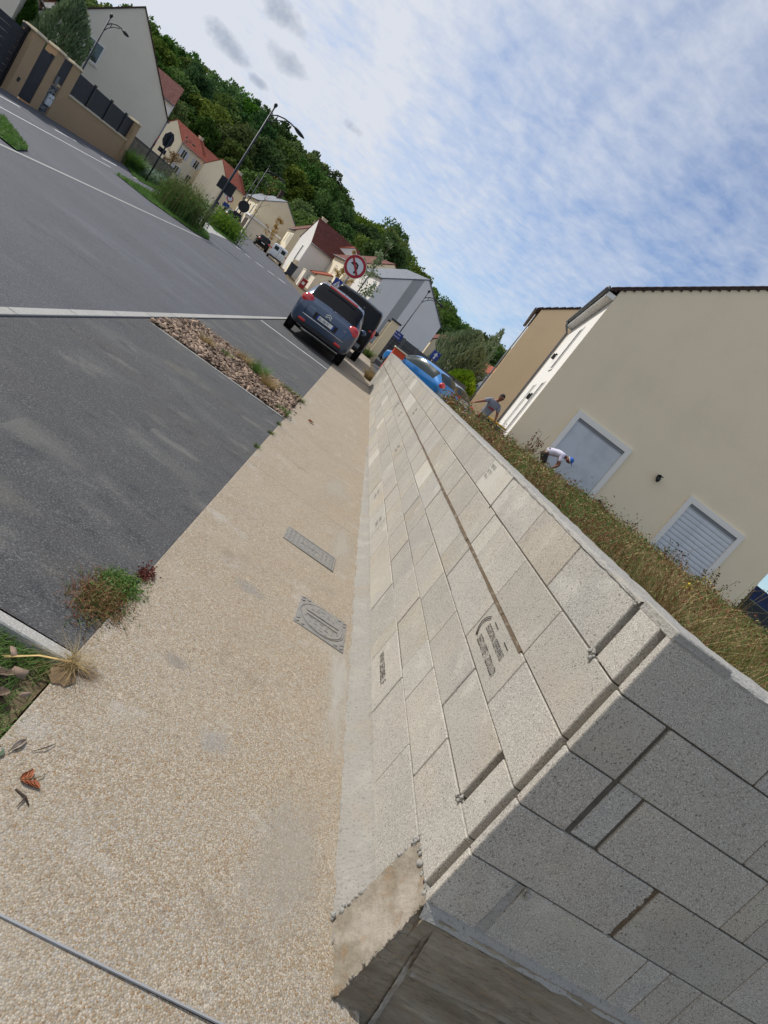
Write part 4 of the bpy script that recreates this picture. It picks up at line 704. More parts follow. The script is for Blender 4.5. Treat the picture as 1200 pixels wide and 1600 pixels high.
def car(label, style, loc, rz, pm, group=None, glass=None, name='parked_car', cat='car', sc=1.0, tail=None, black_roof=False):
    glass = glass or m_cg; width, ST, rear, front, sides, wr, axles = STY[style]; t = thing(name, label, cat, loc, rz, group)
    if sc != 1: t.scale = (sc,)*3
    KY, KR = 3, 3; A = crom(np.array(ST), KY); rows = []
    for (y, zb, zt, zr, ws, wbt, wrf) in A:
        H = [(0, zb), (ws*.8, zb), (ws, zb+.12), (wbt+.012, (zb+zt)*.5+.02), (wbt-.01, zt), (wrf+.03, zr-min(.11, (zr-zt)*.35)), (wrf*.72, zr-min(.03, (zr-zt)*.1)), (0, zr)]
        h = crom(H, KR); h[-1, 0] = 0; h[0, 0] = 0
        ring = np.concatenate([h, (h*[-1, 1])[::-1][1:-1]]); rows.append([(p[0], y, p[1]) for p in ring])
    nr = len(rows[0]); nh = 7*KR; V = [p for r in rows for p in r]; body, gl = [], {'rear_window': [], 'windscreen': [], 'side_window': []}
    def seg(k): k2 = k if k < nh else nr-1-k; return k2//KR
    for i in range(len(rows)-1):
        si = i/KY
        for k in range(nr):
            f = (i*nr+k, i*nr+(k+1) % nr, (i+1)*nr+(k+1) % nr, (i+1)*nr+k); s = seg(k); kk = (k if k < nh else nr-1-k) % KR; dst = body
            if s in (5, 6) and rear and rear[0]+.34 <= si < rear[1]-.1: dst = gl['rear_window']
            elif s in (5, 6) and front and front[0] <= si < front[1]-.4: dst = gl['windscreen']
            elif s == 4:
                for q, (a, b) in enumerate(sides):
                    last = q == len(sides)-1
                    if a <= si < b-(.4 if last else 0): dst = gl['side_window']
            dst.append(f)
    body.append(tuple(range(nr-1, -1, -1))); body.append(tuple(range((len(rows)-1)*nr, len(rows)*nr)))
    bd = MB().add(V, body, 0, True).build('body', pm, t)
    for n_, fs in gl.items():
        if not fs: continue
        for part in ([fs] if n_ != 'side_window' else [[f for f in fs if V[f[0]][0]+V[f[1]][0] > 0], [f for f in fs if V[f[0]][0]+V[f[1]][0] <= 0]]):
            ids = sorted({i for f in part for i in f}); mp_ = {i: j for j, i in enumerate(ids)}
            MB().add([V[i] for i in ids], [tuple(mp_[i] for i in f) for f in part], 0, True).build(n_, glass, t)
    for ya in axles:
        for s in (-1, 1):
            x = s*(width/2-.11); disc(MB(), wr+.055, -.0, .012, 20).mesh('a', m_plast)
            MB().prism([((wr+.06)*math.cos(2*math.pi*i/20), wr+(wr+.06)*math.sin(2*math.pi*i/20)) for i in range(20)], s*(width/2-.008), s*(width/2+.004), lambda a, b, c, ya=ya: (c, ya+a, b)).build('wheel_arch', m_plast, t)
            wl_ = MB().tube([(x-s*.1, ya, wr), (x-s*.09, ya, wr), (x+s*.105, ya, wr), (x+s*.125, ya, wr)], [wr-.03, wr, wr, wr-.035], 18).build('wheel', m_tyre, t)
            rm = MB(); rm.tube([(x+s*.121, ya, wr), (x+s*.131, ya, wr)], .08, 10)
            for q in range(5):
                a = q*2*math.pi/5; rm.box((x+s*.128, ya+math.cos(a)*wr*.38, wr+math.sin(a)*wr*.38), (.012, .07, wr*.62), rx=a-math.pi/2)
            rm.tube([(x+s*.118, ya, wr), (x+s*.13, ya, wr)], [wr*.72, wr*.7], 18); rm.build('rim', m_rim, wl_)
    Lc = ST[-1][0]; zt0 = ST[0][2]; wb0 = ST[1][5]
    for s in (-1, 1):
        tw = MB(); hgt = .17 if style != 'van' else .24
        tw.ell((s*(wb0-.135), .125, zt0+.05), (.19, .13, .165 if style != 'van' else .26), 14, 10, Matrix.Rotation(-s*.35, 3, 'Y')); tw.build('tail_light', tail or m_tl, t)
        MB().ell((s*(ST[-2][5]-.16), Lc-.26, .70), (.17, .2, .10), 10, 6).build('head_light', m_hl, t)
        MB().ell((s*(width/2+.06), ST[6][0]+.35, ST[6][2]+.06), (.11, .07, .085), 10, 6).box((s*(width/2-.01), ST[6][0]+.38, ST[6][2]), (.1, .05, .04)).build('mirror', pm if style != 'van' else m_plast, t)
    MB().b2((-.26, -.016, .60 if style == 'hatch' else .70), (.26, .03, .71 if style == 'hatch' else .81)).build('number_plate', m_plateY, t)
    MB().box((0, .03, .40), (ST[1][4]*1.75, .10, .12)).build('lower_bumper', m_plast, t, .02)
    return t
p_blue = paint('paint_slate_blue', '#3a4a62', .45); p_azure = paint('paint_azure', '#1f74b8', .2); p_silver = paint('paint_silver', '#a9adb1', .6); p_black = mat('paint_black', C('#0b0c0e'), .3, spec=.25); p_white = paint('paint_white', '#d4d7da', .0); p_grey = paint('paint_grey', '#4c5661', .4)
cg = car('slate blue people carrier parked in the bay with its tail to the viewer', 'mpv', (-.93, 17.55, gz(-.9, 18.5)+.004), math.atan(.0), p_blue)
cg.rotation_euler = (math.atan(.0135), 0, R_(.5))
# tailgate details of the near car
MB().tube([(-.87, .34, .62), (-.72, .02, .62), (0, -.035, .625), (.72, .02, .62), (.87, .34, .62)], .016, 6).build('chrome_strip', m_chrome, cg)
for s in (-1, 1): MB().box((s*.56, -.005, .47), (.20, .05, .07)).build('reflector', m_tl, cg, .015)
for s in (-1, 1): MB().tube([(s*.60, -.012, .64), (s*.62, -.014, .80), (s*.66, .035, .98)], .005, 4).build('tailgate_seam', m_black, cg)
MB().b2((-.36, -.022, .675), (.36, -.002, .845)).build('plate_recess', m_plast, cg, .01)
MB().b2((-.26, -.034, .705), (.26, -.02, .815)).build('number_plate', m_plateY, cg); MB().b2((-.26, -.036, .705), (-.215, -.033, .815)).b2((.215, -.036, .705), (.26, -.033, .815)).build('plate_band', m_plblue, cg)
put_text('BL-186-PJ', .105, Matrix(((1, 0, 0, -.20), (0, 0, -1, -.037), (0, 1, 0, .722), (0, 0, 0, 1))), m_black, cg, .72)
ch = MB()
for dz in (0, .055):
    for s in (-1, 1): ch.box((s*.045, -.012, .905+dz), (.10, .02, .026), ry=s*R_(32))
ch.build('emblem', m_chrome, cg)
put_text('PICASSO', .045, Matrix(((1, 0, 0, -.56), (0, 0, -1, -.010), (0, 1, 0, .86), (0, 0, 0, 1))), m_chrome, cg, 1.1); put_text('C4', .05, Matrix(((1, 0, 0, .5), (0, 0, -1, -.010), (0, 1, 0, .86), (0, 0, 0, 1))), m_chrome, cg, 1.1)
MB().tube([(0, .155, 1.13), (.28, .13, 1.10)], .014, 5).tube([(-.02, .15, 1.12), (.0, .2, 1.15)], .03, 6).build('wiper', m_black, cg)
MB().box((0, .40, 1.585), (.9, .03, .05)).build('brake_light', m_tl, cg, .008); MB().tube([(0, .75, 1.65), (0, .62, 1.80)], .008, 5).build('aerial', m_black, cg)
for s in (-1, 1): MB().tube([(s*.58, .75, 1.665), (s*.58, 1.6, 1.69), (s*.58, 2.4, 1.66)], .018, 6).build('roof_rail', m_black, cg)
bv = car('black van with dark windows parked close in front of the blue people carrier', 'van', (-.66, 23.4, gz(-.7, 24)), R_(0), p_black, name='parked_van', cat='van', sc=1.10); bv.rotation_euler = (math.atan(.0135), 0, R_(-1))
for s in (-1, 1): MB().box((s*.62, .0, .5), (.3, .05, .12)).build('bumper_corner', m_zinc, bv)
car('bright blue hatchback seen from its side behind the end of the block wall', 'hatch', (4.5, 27.3, .60), R_(43), p_azure, glass=m_cgl)
car('silver hatchback with a red tail light just beyond the bright blue one', 'hatch', (5.5, 28.5, .55), R_(43), p_silver, glass=m_cgl)
car('dark grey car with greenish windscreen half hidden by the ochre house corner', 'hatch', (6.9, 33.5, .40), R_(65), p_grey, glass=m_cgl, sc=.98)
car('grey estate car parked behind the round bush on the island', 'mpv', (-16.4, 68.0, gz(-16, 68)), R_(18), p_grey)
car('dark grey saloon parked furthest along the cream house wall', 'hatch', (-20.4, 97.0, gz(-20, 97)), R_(17), p_grey)
car('black car with red tail lights parked between the grey saloon and the white van', 'mpv', (-16.5, 87.5, gz(-16, 87)), R_(14), p_black)
wv_ = car('white delivery van parked on the right of the curving street', 'van', (-12.4, 75.8, gz(-12, 76)), R_(10), p_white, name='parked_van', cat='van')
MB().b2((-.012, -.012, .5), (.012, .02, 1.75)).build('door_seam', m_plast, wv_)
for s in (-1, 1): MB().b2((s*.42-.26, -.006, 1.15), (s*.42+.26, .035, 1.6)).build('rear_window', m_cg, wv_, .02)
# ---------------------------------------------------------------- people
m_skin = mat('skin', C('#8a5a43'), .6); m_skin2 = mat('skin_dark', C('#6e4432'), .6); m_hair = mat('hair_dark', C('#1c1512'), .8); m_teeg = mat('shirt_grey', C('#85878e'), .9, layers=[('noise', 8, 4, C('#74767e'), .4, .7, .6)]); m_teew = mat('shirt_white', C('#cfcbd8'), .9, layers=[('noise', 8, 4, C('#b3aec2'), .45, .7, .6)]); m_jean = mat('jeans_faded', C('#3d434f'), .9, layers=[('noise', 7, 5, C('#a4a6ab'), .55, .68, .8)]); m_cap = mat('cap_blue', C('#2f62b4'), .8); m_short = mat('shorts_dark', C('#2d2722'), .9); m_lips = mat('lips', C('#6d3a30'), .6)
def skin_mesh(nodes, edges, name, m, parent, sub=2):
    """nodes: (x,y,z,r); grown with a skin modifier and frozen to one continuous mesh"""
    me = bpy.data.meshes.new(name); me.from_pydata([n[:3] for n in nodes], edges, []); o = bpy.data.objects.new(name, me); COL.objects.link(o)
    o.modifiers.new('s', 'SKIN'); sv = me.skin_vertices[0].data
    for i, n in enumerate(nodes): sv[i].radius = (n[3], n[4] if len(n) > 4 else n[3]); sv[i].use_root = (i == 0)
    ss_ = o.modifiers.new('u', 'SUBSURF'); ss_.levels = ss_.render_levels = sub
    dg = bpy.context.evaluated_depsgraph_get(); dg.update(); nm = bpy.data.meshes.new_from_object(o.evaluated_get(dg)); bpy.data.objects.remove(o)
    nm.materials.clear(); nm.materials.append(m); nm.polygons.foreach_set('use_smooth', [True]*len(nm.polygons)); return nm
def merge(me, mb):
    bm = bmesh.new(); bm.from_mesh(me); t2 = mb.mesh('t', []); bm.from_mesh(t2); bm.to_mesh(me); bm.free()
    for p in me.polygons: p.use_smooth = True
    return me
def chain(idx): return list(zip(idx[:-1], idx[1:]))
def hand(mb, w, d, side, curl=.6):
    """five unequal bent fingers and a palm at the wrist point w along the direction d"""
    w, d = Vector(w), Vector(d).normalized(); s = d.cross(Vector((0, 0, 1)));
    s = (s if s.length > .1 else Vector((1, 0, 0))).normalized(); n = s.cross(d).normalized(); M = Matrix((s, d, n)).transposed()
    mb.ell(w+d*.045, (.042, .055, .018), 8, 6, M)
    for i, ln in enumerate((.070, .080, .075, .060)):
        b = w+d*.085+s*(-.030+.020*i); k = b+d*ln*.55-n*ln*.15*curl*2; e = k+(d*.4-n*curl).normalized()*ln*.5
        mb.tube([b-d*.02, k, e], [.0095, .0085, .006], 5)
    b = w+d*.03-s*side*.035; mb.tube([b, b+(d*.6-s*side*.7).normalized()*.04, b+(d*.9-s*side*.25).normalized()*.075], [.012, .011, .007], 5)
def head(mb, c, fwd, up, r=.098):
    fwd, up = Vector(fwd).normalized(), Vector(up).normalized(); sd = fwd.cross(up).normalized(); M = Matrix((sd, fwd, up)).transposed(); c = Vector(c)
    mb.ell(c, (r*.78, r*.98, r*1.18), 14, 10, M); mb.ell(c+fwd*r*.18-up*r*.62, (r*.58, r*.66, r*.52), 10, 8, M)
    mb.tube([c+fwd*r*.92+up*r*.12, c+fwd*r*1.16-up*r*.22, c+fwd*r*.98-up*r*.30], [.010, .017, .012], 6)
    for s in (-1, 1): mb.ell(c+sd*s*r*.80-fwd*r*.05, (.012, .022, .032), 6, 5, M)
    return M
def face_bits(c, fwd, up, parent, r=.098):
    fwd, up = Vector(fwd).normalized(), Vector(up).normalized(); sd = fwd.cross(up).normalized(); c = Vector(c)
    for s in (-1, 1): MB().ell(c+fwd*r*.88+sd*s*r*.36+up*r*.05, [.013]*3, 8, 6).build('eye', m_black, parent)
    MB().ell(c+fwd*r*.90-up*r*.62, (.026, .014, .010), 8, 5, Matrix((sd, fwd, up)).transposed()).build('mouth', m_lips, parent)
    MB().tube([c+fwd*r*.92-sd*r*.6+up*r*.26, c+fwd*r*1.0+up*r*.3, c+fwd*r*.92+sd*r*.6+up*r*.26], .007, 5).build('eyebrow', m_hair, parent)
# first man: upright behind the weeds, leaning a little, both arms down and outwards
p1_ = thing('person', 'man in grey t-shirt and faded jeans leaning over the yellow lidded bin', 'person', (4.45, 19.75, .66), R_(8))
nd = [(0, 0, .92, .12, .09), (0, -.01, 1.08, .11, .08), (.01, -.04, 1.28, .13, .08), (.02, -.07, 1.43, .12, .07), (.03, -.10, 1.53, .055), (.04, -.14, 1.60, .052),
      (.20, -.07, 1.43, .06), (.31, -.13, 1.18, .045), (.36, -.22, .96, .032), (-.17, -.07, 1.44, .06), (-.38, -.13, 1.24, .045), (-.55, -.20, 1.10, .032),
      (.10, .01, .86, .095), (.13, -.02, .48, .065), (.13, .04, .10, .045), (.13, -.10, .04, .04), (-.10, .01, .86, .095), (-.14, -.04, .48, .065), (-.14, .03, .10, .045), (-.14, -.11, .04, .04)]
eg = chain([0, 1, 2, 3, 4, 5])+chain([3, 6, 7, 8])+chain([3, 9, 10, 11])+chain([0, 12, 13, 14, 15])+chain([0, 16, 17, 18, 19])
me = skin_mesh(nd, eg, 'body', m_skin, p1_); mb = MB(); hc, hf, hu = (.05, -.20, 1.675), (.08, -.93, -.38), (.05, -.38, .93); head(mb, hc, hf, hu); hand(mb, (.36, -.22, .965), (.1, -.45, -.9), 1); hand(mb, (-.545, -.20, 1.105), (-.75, -.3, -.6), -1); link('body', merge(me, mb), p1_)
face_bits(hc, hf, hu, p1_)
hx = Matrix((Vector(hf).cross(Vector(hu)).normalized(), Vector(hf).normalized(), Vector(hu).normalized())).transposed()
MB().ell(Vector(hc)+Vector(hu)*.035-Vector(hf)*.02, (.085, .10, .10), 12, 8, hx).build('hair', m_hair, p1_)
sh = [(0, 0, .88, .172, .14), (0, -.01, 1.08, .162, .125), (.01, -.04, 1.28, .182, .128), (.02, -.07, 1.42, .165, .105), (.03, -.09, 1.50, .085), (.20, -.07, 1.43, .078), (.285, -.115, 1.25, .072), (-.17, -.07, 1.44, .078), (-.32, -.11, 1.30, .072)]
link('t_shirt', skin_mesh(sh, chain([0, 1, 2, 3, 4])+chain([3, 5, 6])+chain([3, 7, 8]), 't_shirt', m_teeg, p1_), p1_)
MB().box((.005, -.182, 1.24), (.20, .012, .045), rx=.15).build('shirt_print', m_sred, p1_)
tr_ = [(0, 0, .95, .165, .135), (0, .01, .86, .16, .13), (.10, .01, .80, .105), (.13, -.02, .48, .08), (.13, .04, .10, .065), (-.10, .01, .80, .105), (-.14, -.04, .48, .08), (-.14, .03, .10, .065)]
link('jeans', skin_mesh(tr_, chain([0, 1, 2, 3, 4])+chain([1, 5, 6, 7]), 'jeans', m_jean, p1_), p1_)
for s in (-1, 1): MB().ell((s*.135, -.06, .035), (.05, .13, .045), 10, 6).build('shoe', m_black, p1_)
# second man: bent forward to the right, white shirt and blue cap, hands in the weeds
p2_ = thing('person', 'man in white t-shirt and blue cap bending forward in front of the fine slatted shutter', 'person', (6.80, 19.45, 1.07), R_(-10))
nd = [(-.12, .02, .80, .12, .10), (.0, 0, .90, .11, .08), (.20, -.05, 1.00, .13, .09), (.34, -.09, 1.04, .11, .08), (.44, -.13, 1.04, .055), (.50, -.16, 1.03, .052),
      (.34, .08, .98, .06), (.42, .10, .72, .045), (.36, .02, .52, .032), (.30, -.24, .98, .06), (.40, -.32, .70, .045), (.27, -.30, .50, .032),
      (-.12, .12, .74, .095), (.03, .13, .44, .066), (-.10, .13, .10, .046), (.04, .12, .04, .04), (-.12, -.10, .74, .095), (.04, -.14, .44, .066), (-.09, -.14, .10, .046), (.05, -.15, .04, .04)]
me = skin_mesh(nd, eg, 'body', m_skin2, p2_); mb = MB(); hc, hf, hu = (.575, -.20, 1.035), (.55, -.45, -.70), (.75, -.15, .64); head(mb, hc, hf, hu); hand(mb, (.36, .02, .53), (-.25, -.35, -.9), 1); hand(mb, (.275, -.30, .505), (-.4, -.1, -.9), -1); link('body', merge(me, mb), p2_)
face_bits(hc, hf, hu, p2_)
hx = Matrix((Vector(hf).cross(Vector(hu)).normalized(), Vector(hf).normalized(), Vector(hu).normalized())).transposed()
MB().ell(Vector(hc)+Vector(hu)*.045, (.092, .105, .088), 12, 8, hx).ell(Vector(hc)+Vector(hu)*.05+Vector(hf)*.13, (.07, .08, .012), 10, 5, hx).build('cap', m_cap, p2_); MB().tube([Vector(hc)+hx @ Vector((.094*math.cos(a), .107*math.sin(a), .005)) for a in np.linspace(0, 2*math.pi, 13)], .010, 5).build('cap_band', m_trim, p2_)
sh = [(-.15, .02, .81, .17, .15), (.0, 0, .91, .16, .13), (.20, -.05, 1.00, .185, .14), (.33, -.09, 1.035, .16, .12), (.41, -.12, 1.04, .085), (.34, .08, .98, .078), (.40, .10, .80, .072), (.30, -.24, .98, .078), (.37, -.30, .80, .072)]
link('t_shirt', skin_mesh(sh, chain([0, 1, 2, 3, 4])+chain([3, 5, 6])+chain([3, 7, 8]), 't_shirt', m_teew, p2_), p2_)
tr_ = [(-.15, .02, .80, .16, .14), (-.13, .01, .74, .15, .14), (-.10, .12, .70, .11), (.03, .13, .46, .085), (-.10, -.10, .70, .11), (.04, -.14, .46, .085)]
link('shorts', skin_mesh(tr_, chain([0, 1, 2, 3])+chain([1, 4, 5]), 'shorts', m_short, p2_), p2_)
for s in (-1, 1): MB().ell((.02, s*.135, .035), (.13, .05, .045), 10, 6).build('shoe', m_black, p2_)
bgm = mat('plastic_bag', C('#cfc6d4'), .5, layers=[('noise', 14, 3, C('#7d3f86'), .56, .62, .9)])
bg = MB(); 
for q in range(7): bg.ell((random.uniform(-.09, .09), random.uniform(-.06, .06), .08+random.uniform(0, .12)), [random.uniform(.06, .10)]*3, 8, 6)
tag(bg.build('carrier_bag', bgm, None, loc=(7.55, 19.05, 1.02)), 'white and purple carrier bag under the hands of the bending man', 'bag')

# ---------------------------------------------------------------- garden behind the wall and its weeds
def gard(x, y):
    t = min(1, max(0, (y-13)/6.0)); s = min(1, max(0, (6.6-x)/2.4)); u = t*t*(3-2*t)*s*s*(3-2*s); z = 1.10-.12*min(1, max(0, (y-4)/14)); return z*(1-u)+.55*u
nx, ny = 46, 44; GX = np.linspace(X0+.195, 30, nx); GY = np.linspace(Y0+.19, 22.6, ny); vs = [(x, y, gard(x, y)+random.uniform(-.025, .025)) for y in GY for x in GX]
fs = [(j*nx+i, j*nx+i+1, (j+1)*nx+i+1, (j+1)*nx+i) for j in range(ny-1) for i in range(nx-1)]
tag(MB().add(vs, fs, 0, True).build('garden_soil', m_dirt), kind='structure')
def scatter(n, near):
    """points over the visible garden, thinning with distance"""
    x = X0+.22+RNG.power(near, n)*0; r = RNG.uniform(0, 1, n)**1.5*20; a = RNG.uniform(R_(4), R_(52), n); x = 1.31+np.abs(r*np.sin(a)); y = 1.7+r*np.cos(a)
    k = (x < 15.5) & (y < 22.2) & (x > X0+.42) & (y > Y0+.5) & ((x-5.73)*math.sin(R_(-11))-(y-20.81)*math.cos(R_(-11)) > .12) | ((x < 5.6) & (y < 20.3)); k &= (x > X0+.55) & (y > Y0+.75); return x[k], y[k]
def weeds(name, n, h, w, lean, m, dens, label):
    x, y = scatter(n, 2)
    nz = np.array([math.sin(a*1.7+1.3*b)+math.sin(a*.6-b*.9+2)+.7*math.sin(3.1*a+b*2.3) for a, b in zip(x, y)]); k = nz*dens[0]+RNG.normal(size=len(x))*.9 > dens[1]; x, y = x[k], y[k]
    z = np.array([gard(a, b) for a, b in zip(x, y)])-.02; d = np.hypot(x, y); patch = np.sin(x*2.3+np.sin(y*1.9))*np.sin(y*2.7+1.3*x)+.6*np.sin(5.1*x+2)*np.sin(4.3*y); hh = h*(1+.42*np.clip((d-6)/7, 0, 1))*np.clip(1.05+.25*nz[k]+.6*patch+.35*RNG.normal(size=len(x)), .25, 2.6)*np.where(((x < 5.9) & (y > 16)) | ((y > 15) & (np.abs(x/y-.352) < .05)), .5, 1); ww = w*np.clip(d/9, .42, 1.3)
    V, F = blades(np.stack([x, y, z], 1), hh, ww, lean); o = link(name, npmesh(name, V, F, m)); return tag(o, label, None, None, 'stuff')
weeds('dry_grass', 40000, .26, .013, 1.9, m_straw, (.9, .5), 'dry straw coloured grass covering the garden'); weeds('rusty_weeds', 46000, .27, .013, 1.6, m_rust, (-.9, -.2), 'rust brown dried weeds covering the garden'); weeds('green_weeds', 40000, .23, .014, 1.4, m_olive, (.8, .2), 'olive green weeds between the dry grass')
x, y = scatter(15000, 2); k = (RNG.uniform(size=len(x)) < .75) & (x > 1.42) & (y > 1.8); x, y = x[k], y[k]; dd = np.hypot(x, y); hz = .10+.30*np.clip((dd-5)/8, 0, 1)
P = np.repeat(np.stack([x, y, np.array([gard(a, b) for a, b in zip(x, y)])+hz], 1), 7, 0); P = P+RNG.normal(size=P.shape)*[.06, .06, .05]*np.repeat(np.clip(dd/7, .5, 1.6), 7)[:, None]
V, F = leaf_cards(P, np.repeat(np.clip(dd*.0042, .012, .06), 7), .5); tag(link('weed_leaves', npmesh('weed_leaves', V, F, [m_olive, m_rust, m_straw], RNG.choice([0, 0, 1, 2], len(P))[np.tile(np.arange(len(P)), 2)])), 'small leaves of the weeds', None, None, 'stuff')
# irregular taller clumps: stems with small leaves, each clump of one kind, dried brown, rusty or still green
cl = {0: [], 1: [], 2: []}; lf = {0: [], 1: [], 2: []}; kx_, ky_ = scatter(520, 2)
for x, y in zip(kx_, ky_):
    d = math.hypot(x, y); 
    az_ = math.degrees(math.atan2(x, y))
    if d < 3.2 or (y > 10 and (10.0 < az_ < 15.6 or 17.2 < az_ < 22.2)): continue
    k = int(RNG.choice([0, 1, 1, 2, 2])); hc = RNG.uniform(.22, .62)*(1 if y < 15 or x > 6 else .6)*(.5+.5*min(1, d/12)); n = int(RNG.uniform(14, 46)); rad = RNG.uniform(.10, .34); a = RNG.uniform(0, 6.28, n); q = rad*RNG.uniform(0, 1, n)**.6
    z = gard(x, y); P = np.stack([x+np.cos(a)*q, y+np.sin(a)*q, np.full(n, z-.02)], 1); D = np.stack([np.cos(a), np.sin(a), np.zeros(n)], 1)
    cl[k].append(blades(P, hc, .008+.0009*d, .55, base_dir=D)); m_ = n*6; r_ = RNG.normal(size=(m_, 3)); lf[k].append(np.array([x, y, z+hc*.52])+r_*[rad*.75, rad*.75, hc*.25])
for k, (nm, mm) in enumerate((('straw_clumps', m_straw), ('rusty_clumps', m_rust), ('green_clumps', m_olive))):
    o = 0; VV, FF = [], []
    for V, F in cl[k]: VV.append(V); FF.append(F+o); o += len(V)
    tag(link(nm, npmesh(nm, np.concatenate(VV), np.concatenate(FF), mm)), ('straw coloured', 'rust brown', 'green')[k]+' clumps of weeds standing above the dry grass', None, None, 'stuff')
    P = np.concatenate(lf[k]); V, F = leaf_cards(P, np.clip(np.hypot(P[:, 0], P[:, 1])*.0042, .014, .065), .5); tag(link(nm+'_leaves', npmesh(nm, V, F, mm)), 'small leaves of those weed clumps', None, None, 'stuff')
m_seed = mat('seed_head', C('#33271f'), .9); m_yf = mat('flower_yellow', C('#c9b534'), .7); m_stem = mat('dry_stem', C('#6b5b3c'), .9)
def stalk(label, x, y, h, kind=0, lean=.1, n=7, group='tall dry weed stalks'):
    t = thing('weed_stalk', label, 'weed', (x, y, gard(x, y)), random.uniform(0, 6), group); st = MB(); hd = MB(); lv = []
    for i in range(n):
        a = random.uniform(0, 6.28); l_ = lean*random.uniform(.5, 2.4); hh = h*random.uniform(.62, 1.05); pts = [(math.cos(a)*l_*hh*q**1.5*1.3, math.sin(a)*l_*hh*q**1.5*1.3, hh*q) for q in (0, .35, .7, 1)]
        st.tube(pts, [.010, .008, .006, .005], 4)
        for q in range(7):
            u = random.uniform(.45, 1); p = Vector(pts[1]).lerp(Vector(pts[3]), (u-.35)/.65); b = p+Vector((random.gauss(0, .03), random.gauss(0, .03), random.uniform(.0, .04)))
            st.tube([p, b], .003, 3, cap=False); hd.ell(b, [random.uniform(.012, .026)]*3, 5, 4); lv.append(tuple(p+Vector((random.gauss(0, .04), random.gauss(0, .04), random.gauss(-.1, .08)))))
    st.build('stem', m_stem, t); q = hd.build('seed_head', [m_seed, m_yf, m_rust][kind], t); q['kind'] = 'stuff'
    V, F = leaf_cards(np.array(lv), .05); q = link('leaf', npmesh('leaf', V, F, m_olive), t); q['kind'] = 'stuff'; return t
for (lb, x, y, h, k, n) in (('dark seeded weed stalks in front of the broad slatted shutter, leftmost clump', 10.6, 16.8, .95, 0, 9), ('dark seeded weed stalks in front of the middle of the broad slatted shutter', 11.6, 16.6, 1.0, 0, 9), ('dark seeded weed stalks at the right edge of the broad slatted shutter', 12.4, 16.9, 1.15, 0, 9),
    ('tall bare weed stalks rising against the putty wall right of the broad shutter', 13.2, 16.6, 1.45, 0, 6), ('green leaved tall weed by the right corner of the putty house', 14.0, 17.8, 1.05, 0, 10), ('weed stalks between the two shuttered openings', 9.3, 17.2, .9, 0, 8), ('rusty branching weed in front of the left frame of the fine slatted shutter', 5.55, 17.4, 1.25, 2, 12), ('small rusty branching weed in front of the middle of the fine slatted shutter', 7.35, 17.9, .6, 2, 8),
    ('rusty weed clump below the right frame of the fine slatted shutter', 8.4, 17.6, .8, 2, 10), ('yellow flowered weed in front of the broad slatted shutter', 11.2, 15.8, .85, 1, 4), ('yellow flowered weed below the black pipe', 8.6, 15.2, .6, 1, 5), ('yellow flowered weed nearest the wall cap', 4.9, 6.9, .42, 1, 4), ('brown bushy weed in front of the bin', 4.0, 15.4, .5, 2, 12), ('brown bushy weed behind the blue hatchback', 3.0, 17.2, 1.0, 2, 14), ('brown bushy weed left of the bending man', 5.55, 18.6, .6, 2, 8)): stalk(lb, x, y, h*1.08, k, .12, n)
dp = thing('drain_pipe', 'black ribbed drain pipe leaning in the weeds under the wall lantern', 'pipe', (9.25, 18.2, gard(9, 18)), R_(-14)); mb = MB(); d = Vector((1, 0, -.42)).normalized()
mb.tube([Vector((-.75, 0, .62))+d*q*.06 for q in range(22)], [.15 if q % 2 else .132 for q in range(22)], 12, cap=False).tube([Vector((-.75, 0, .62))+d*.02, Vector((-.75, 0, .62))+d*1.2], .10, 10); mb.build('pipe', m_black, dp)
MB().box((.95, -.1, .25), (.5, .12, .1), ry=-.5).build('pipe_bend', m_wood, dp)
cr_ = thing('black_crate', 'small black crate at the left foot of the broad slatted shutter', 'crate', (11.05, 18.6, gard(11, 18.6)), R_(-11)); MB().b2((-.2, -.15, 0), (.2, .15, .42)).build('box', m_black, cr_, .02); MB().b2((-.16, -.17, .3), (.05, -.15, .4)).build('handle', m_zinc, cr_)

# ---------------------------------------------------------------- trees, shrubs, wood
def crown(name, rx, rz, n_lobe, per, size, m, zc, seed, core=.55, droop=0.):
    r = np.random.default_rng(seed); P = []
    for i in range(n_lobe):
        d = r.normal(size=3); d /= np.linalg.norm(d); d[2] = d[2]*.9+.15; c = d*np.array([rx, rx, rz])*r.uniform(core, .92); lr = rx*r.uniform(.16, .36)
        q = r.normal(size=(per, 3)); q /= np.linalg.norm(q, axis=1)[:, None]; q *= (lr*r.uniform(.55, 1.08, per))[:, None]; q[:, 2] *= .85; P.append(c+q)
    P = np.concatenate(P); P[:, 2] += zc; V, F = leaf_cards(P, size, .7, rng=r); return npmesh(name, V, F, m)
def trunk(h, r, nb, rx, zc, rz, m, seed):
    rr = random.Random(seed); mb = MB(); mb.tube([(0, 0, -.5), (.05*h*.1, 0, h*.4), (0, .04*h*.1, h)], [r, r*.8, r*.45], 7)
    for i in range(nb):
        a = i*2.4+rr.random(); z0 = h*rr.uniform(.55, 1); e = (math.cos(a)*rx*.7, math.sin(a)*rx*.7, zc+rz*rr.uniform(-.3, .6)); mb.tube([(0, 0, z0), (e[0]*.45, e[1]*.45, (z0+e[2])*.5+.2), e], [r*.4, r*.25, r*.08], 5)
    return mb.mesh('trunk', m)
m_trk = mat('tree_bark', C('#4a4136'), .95, layers=[('noise', 8, 5, C('#6c6254'), .45, .7, .7)], stretch=(1, 1, .3))
def leafm(name, a, b, c, hue=.012, rand=.16): return mat(name, C(a), 0.85, spec=.06, trans=.2, layers=[('noise', .45, 3, C(b), .4, .65, .75), ('noise', 2.5, 2, C(c), .5, .75, .6)], rand=rand, hue=hue)
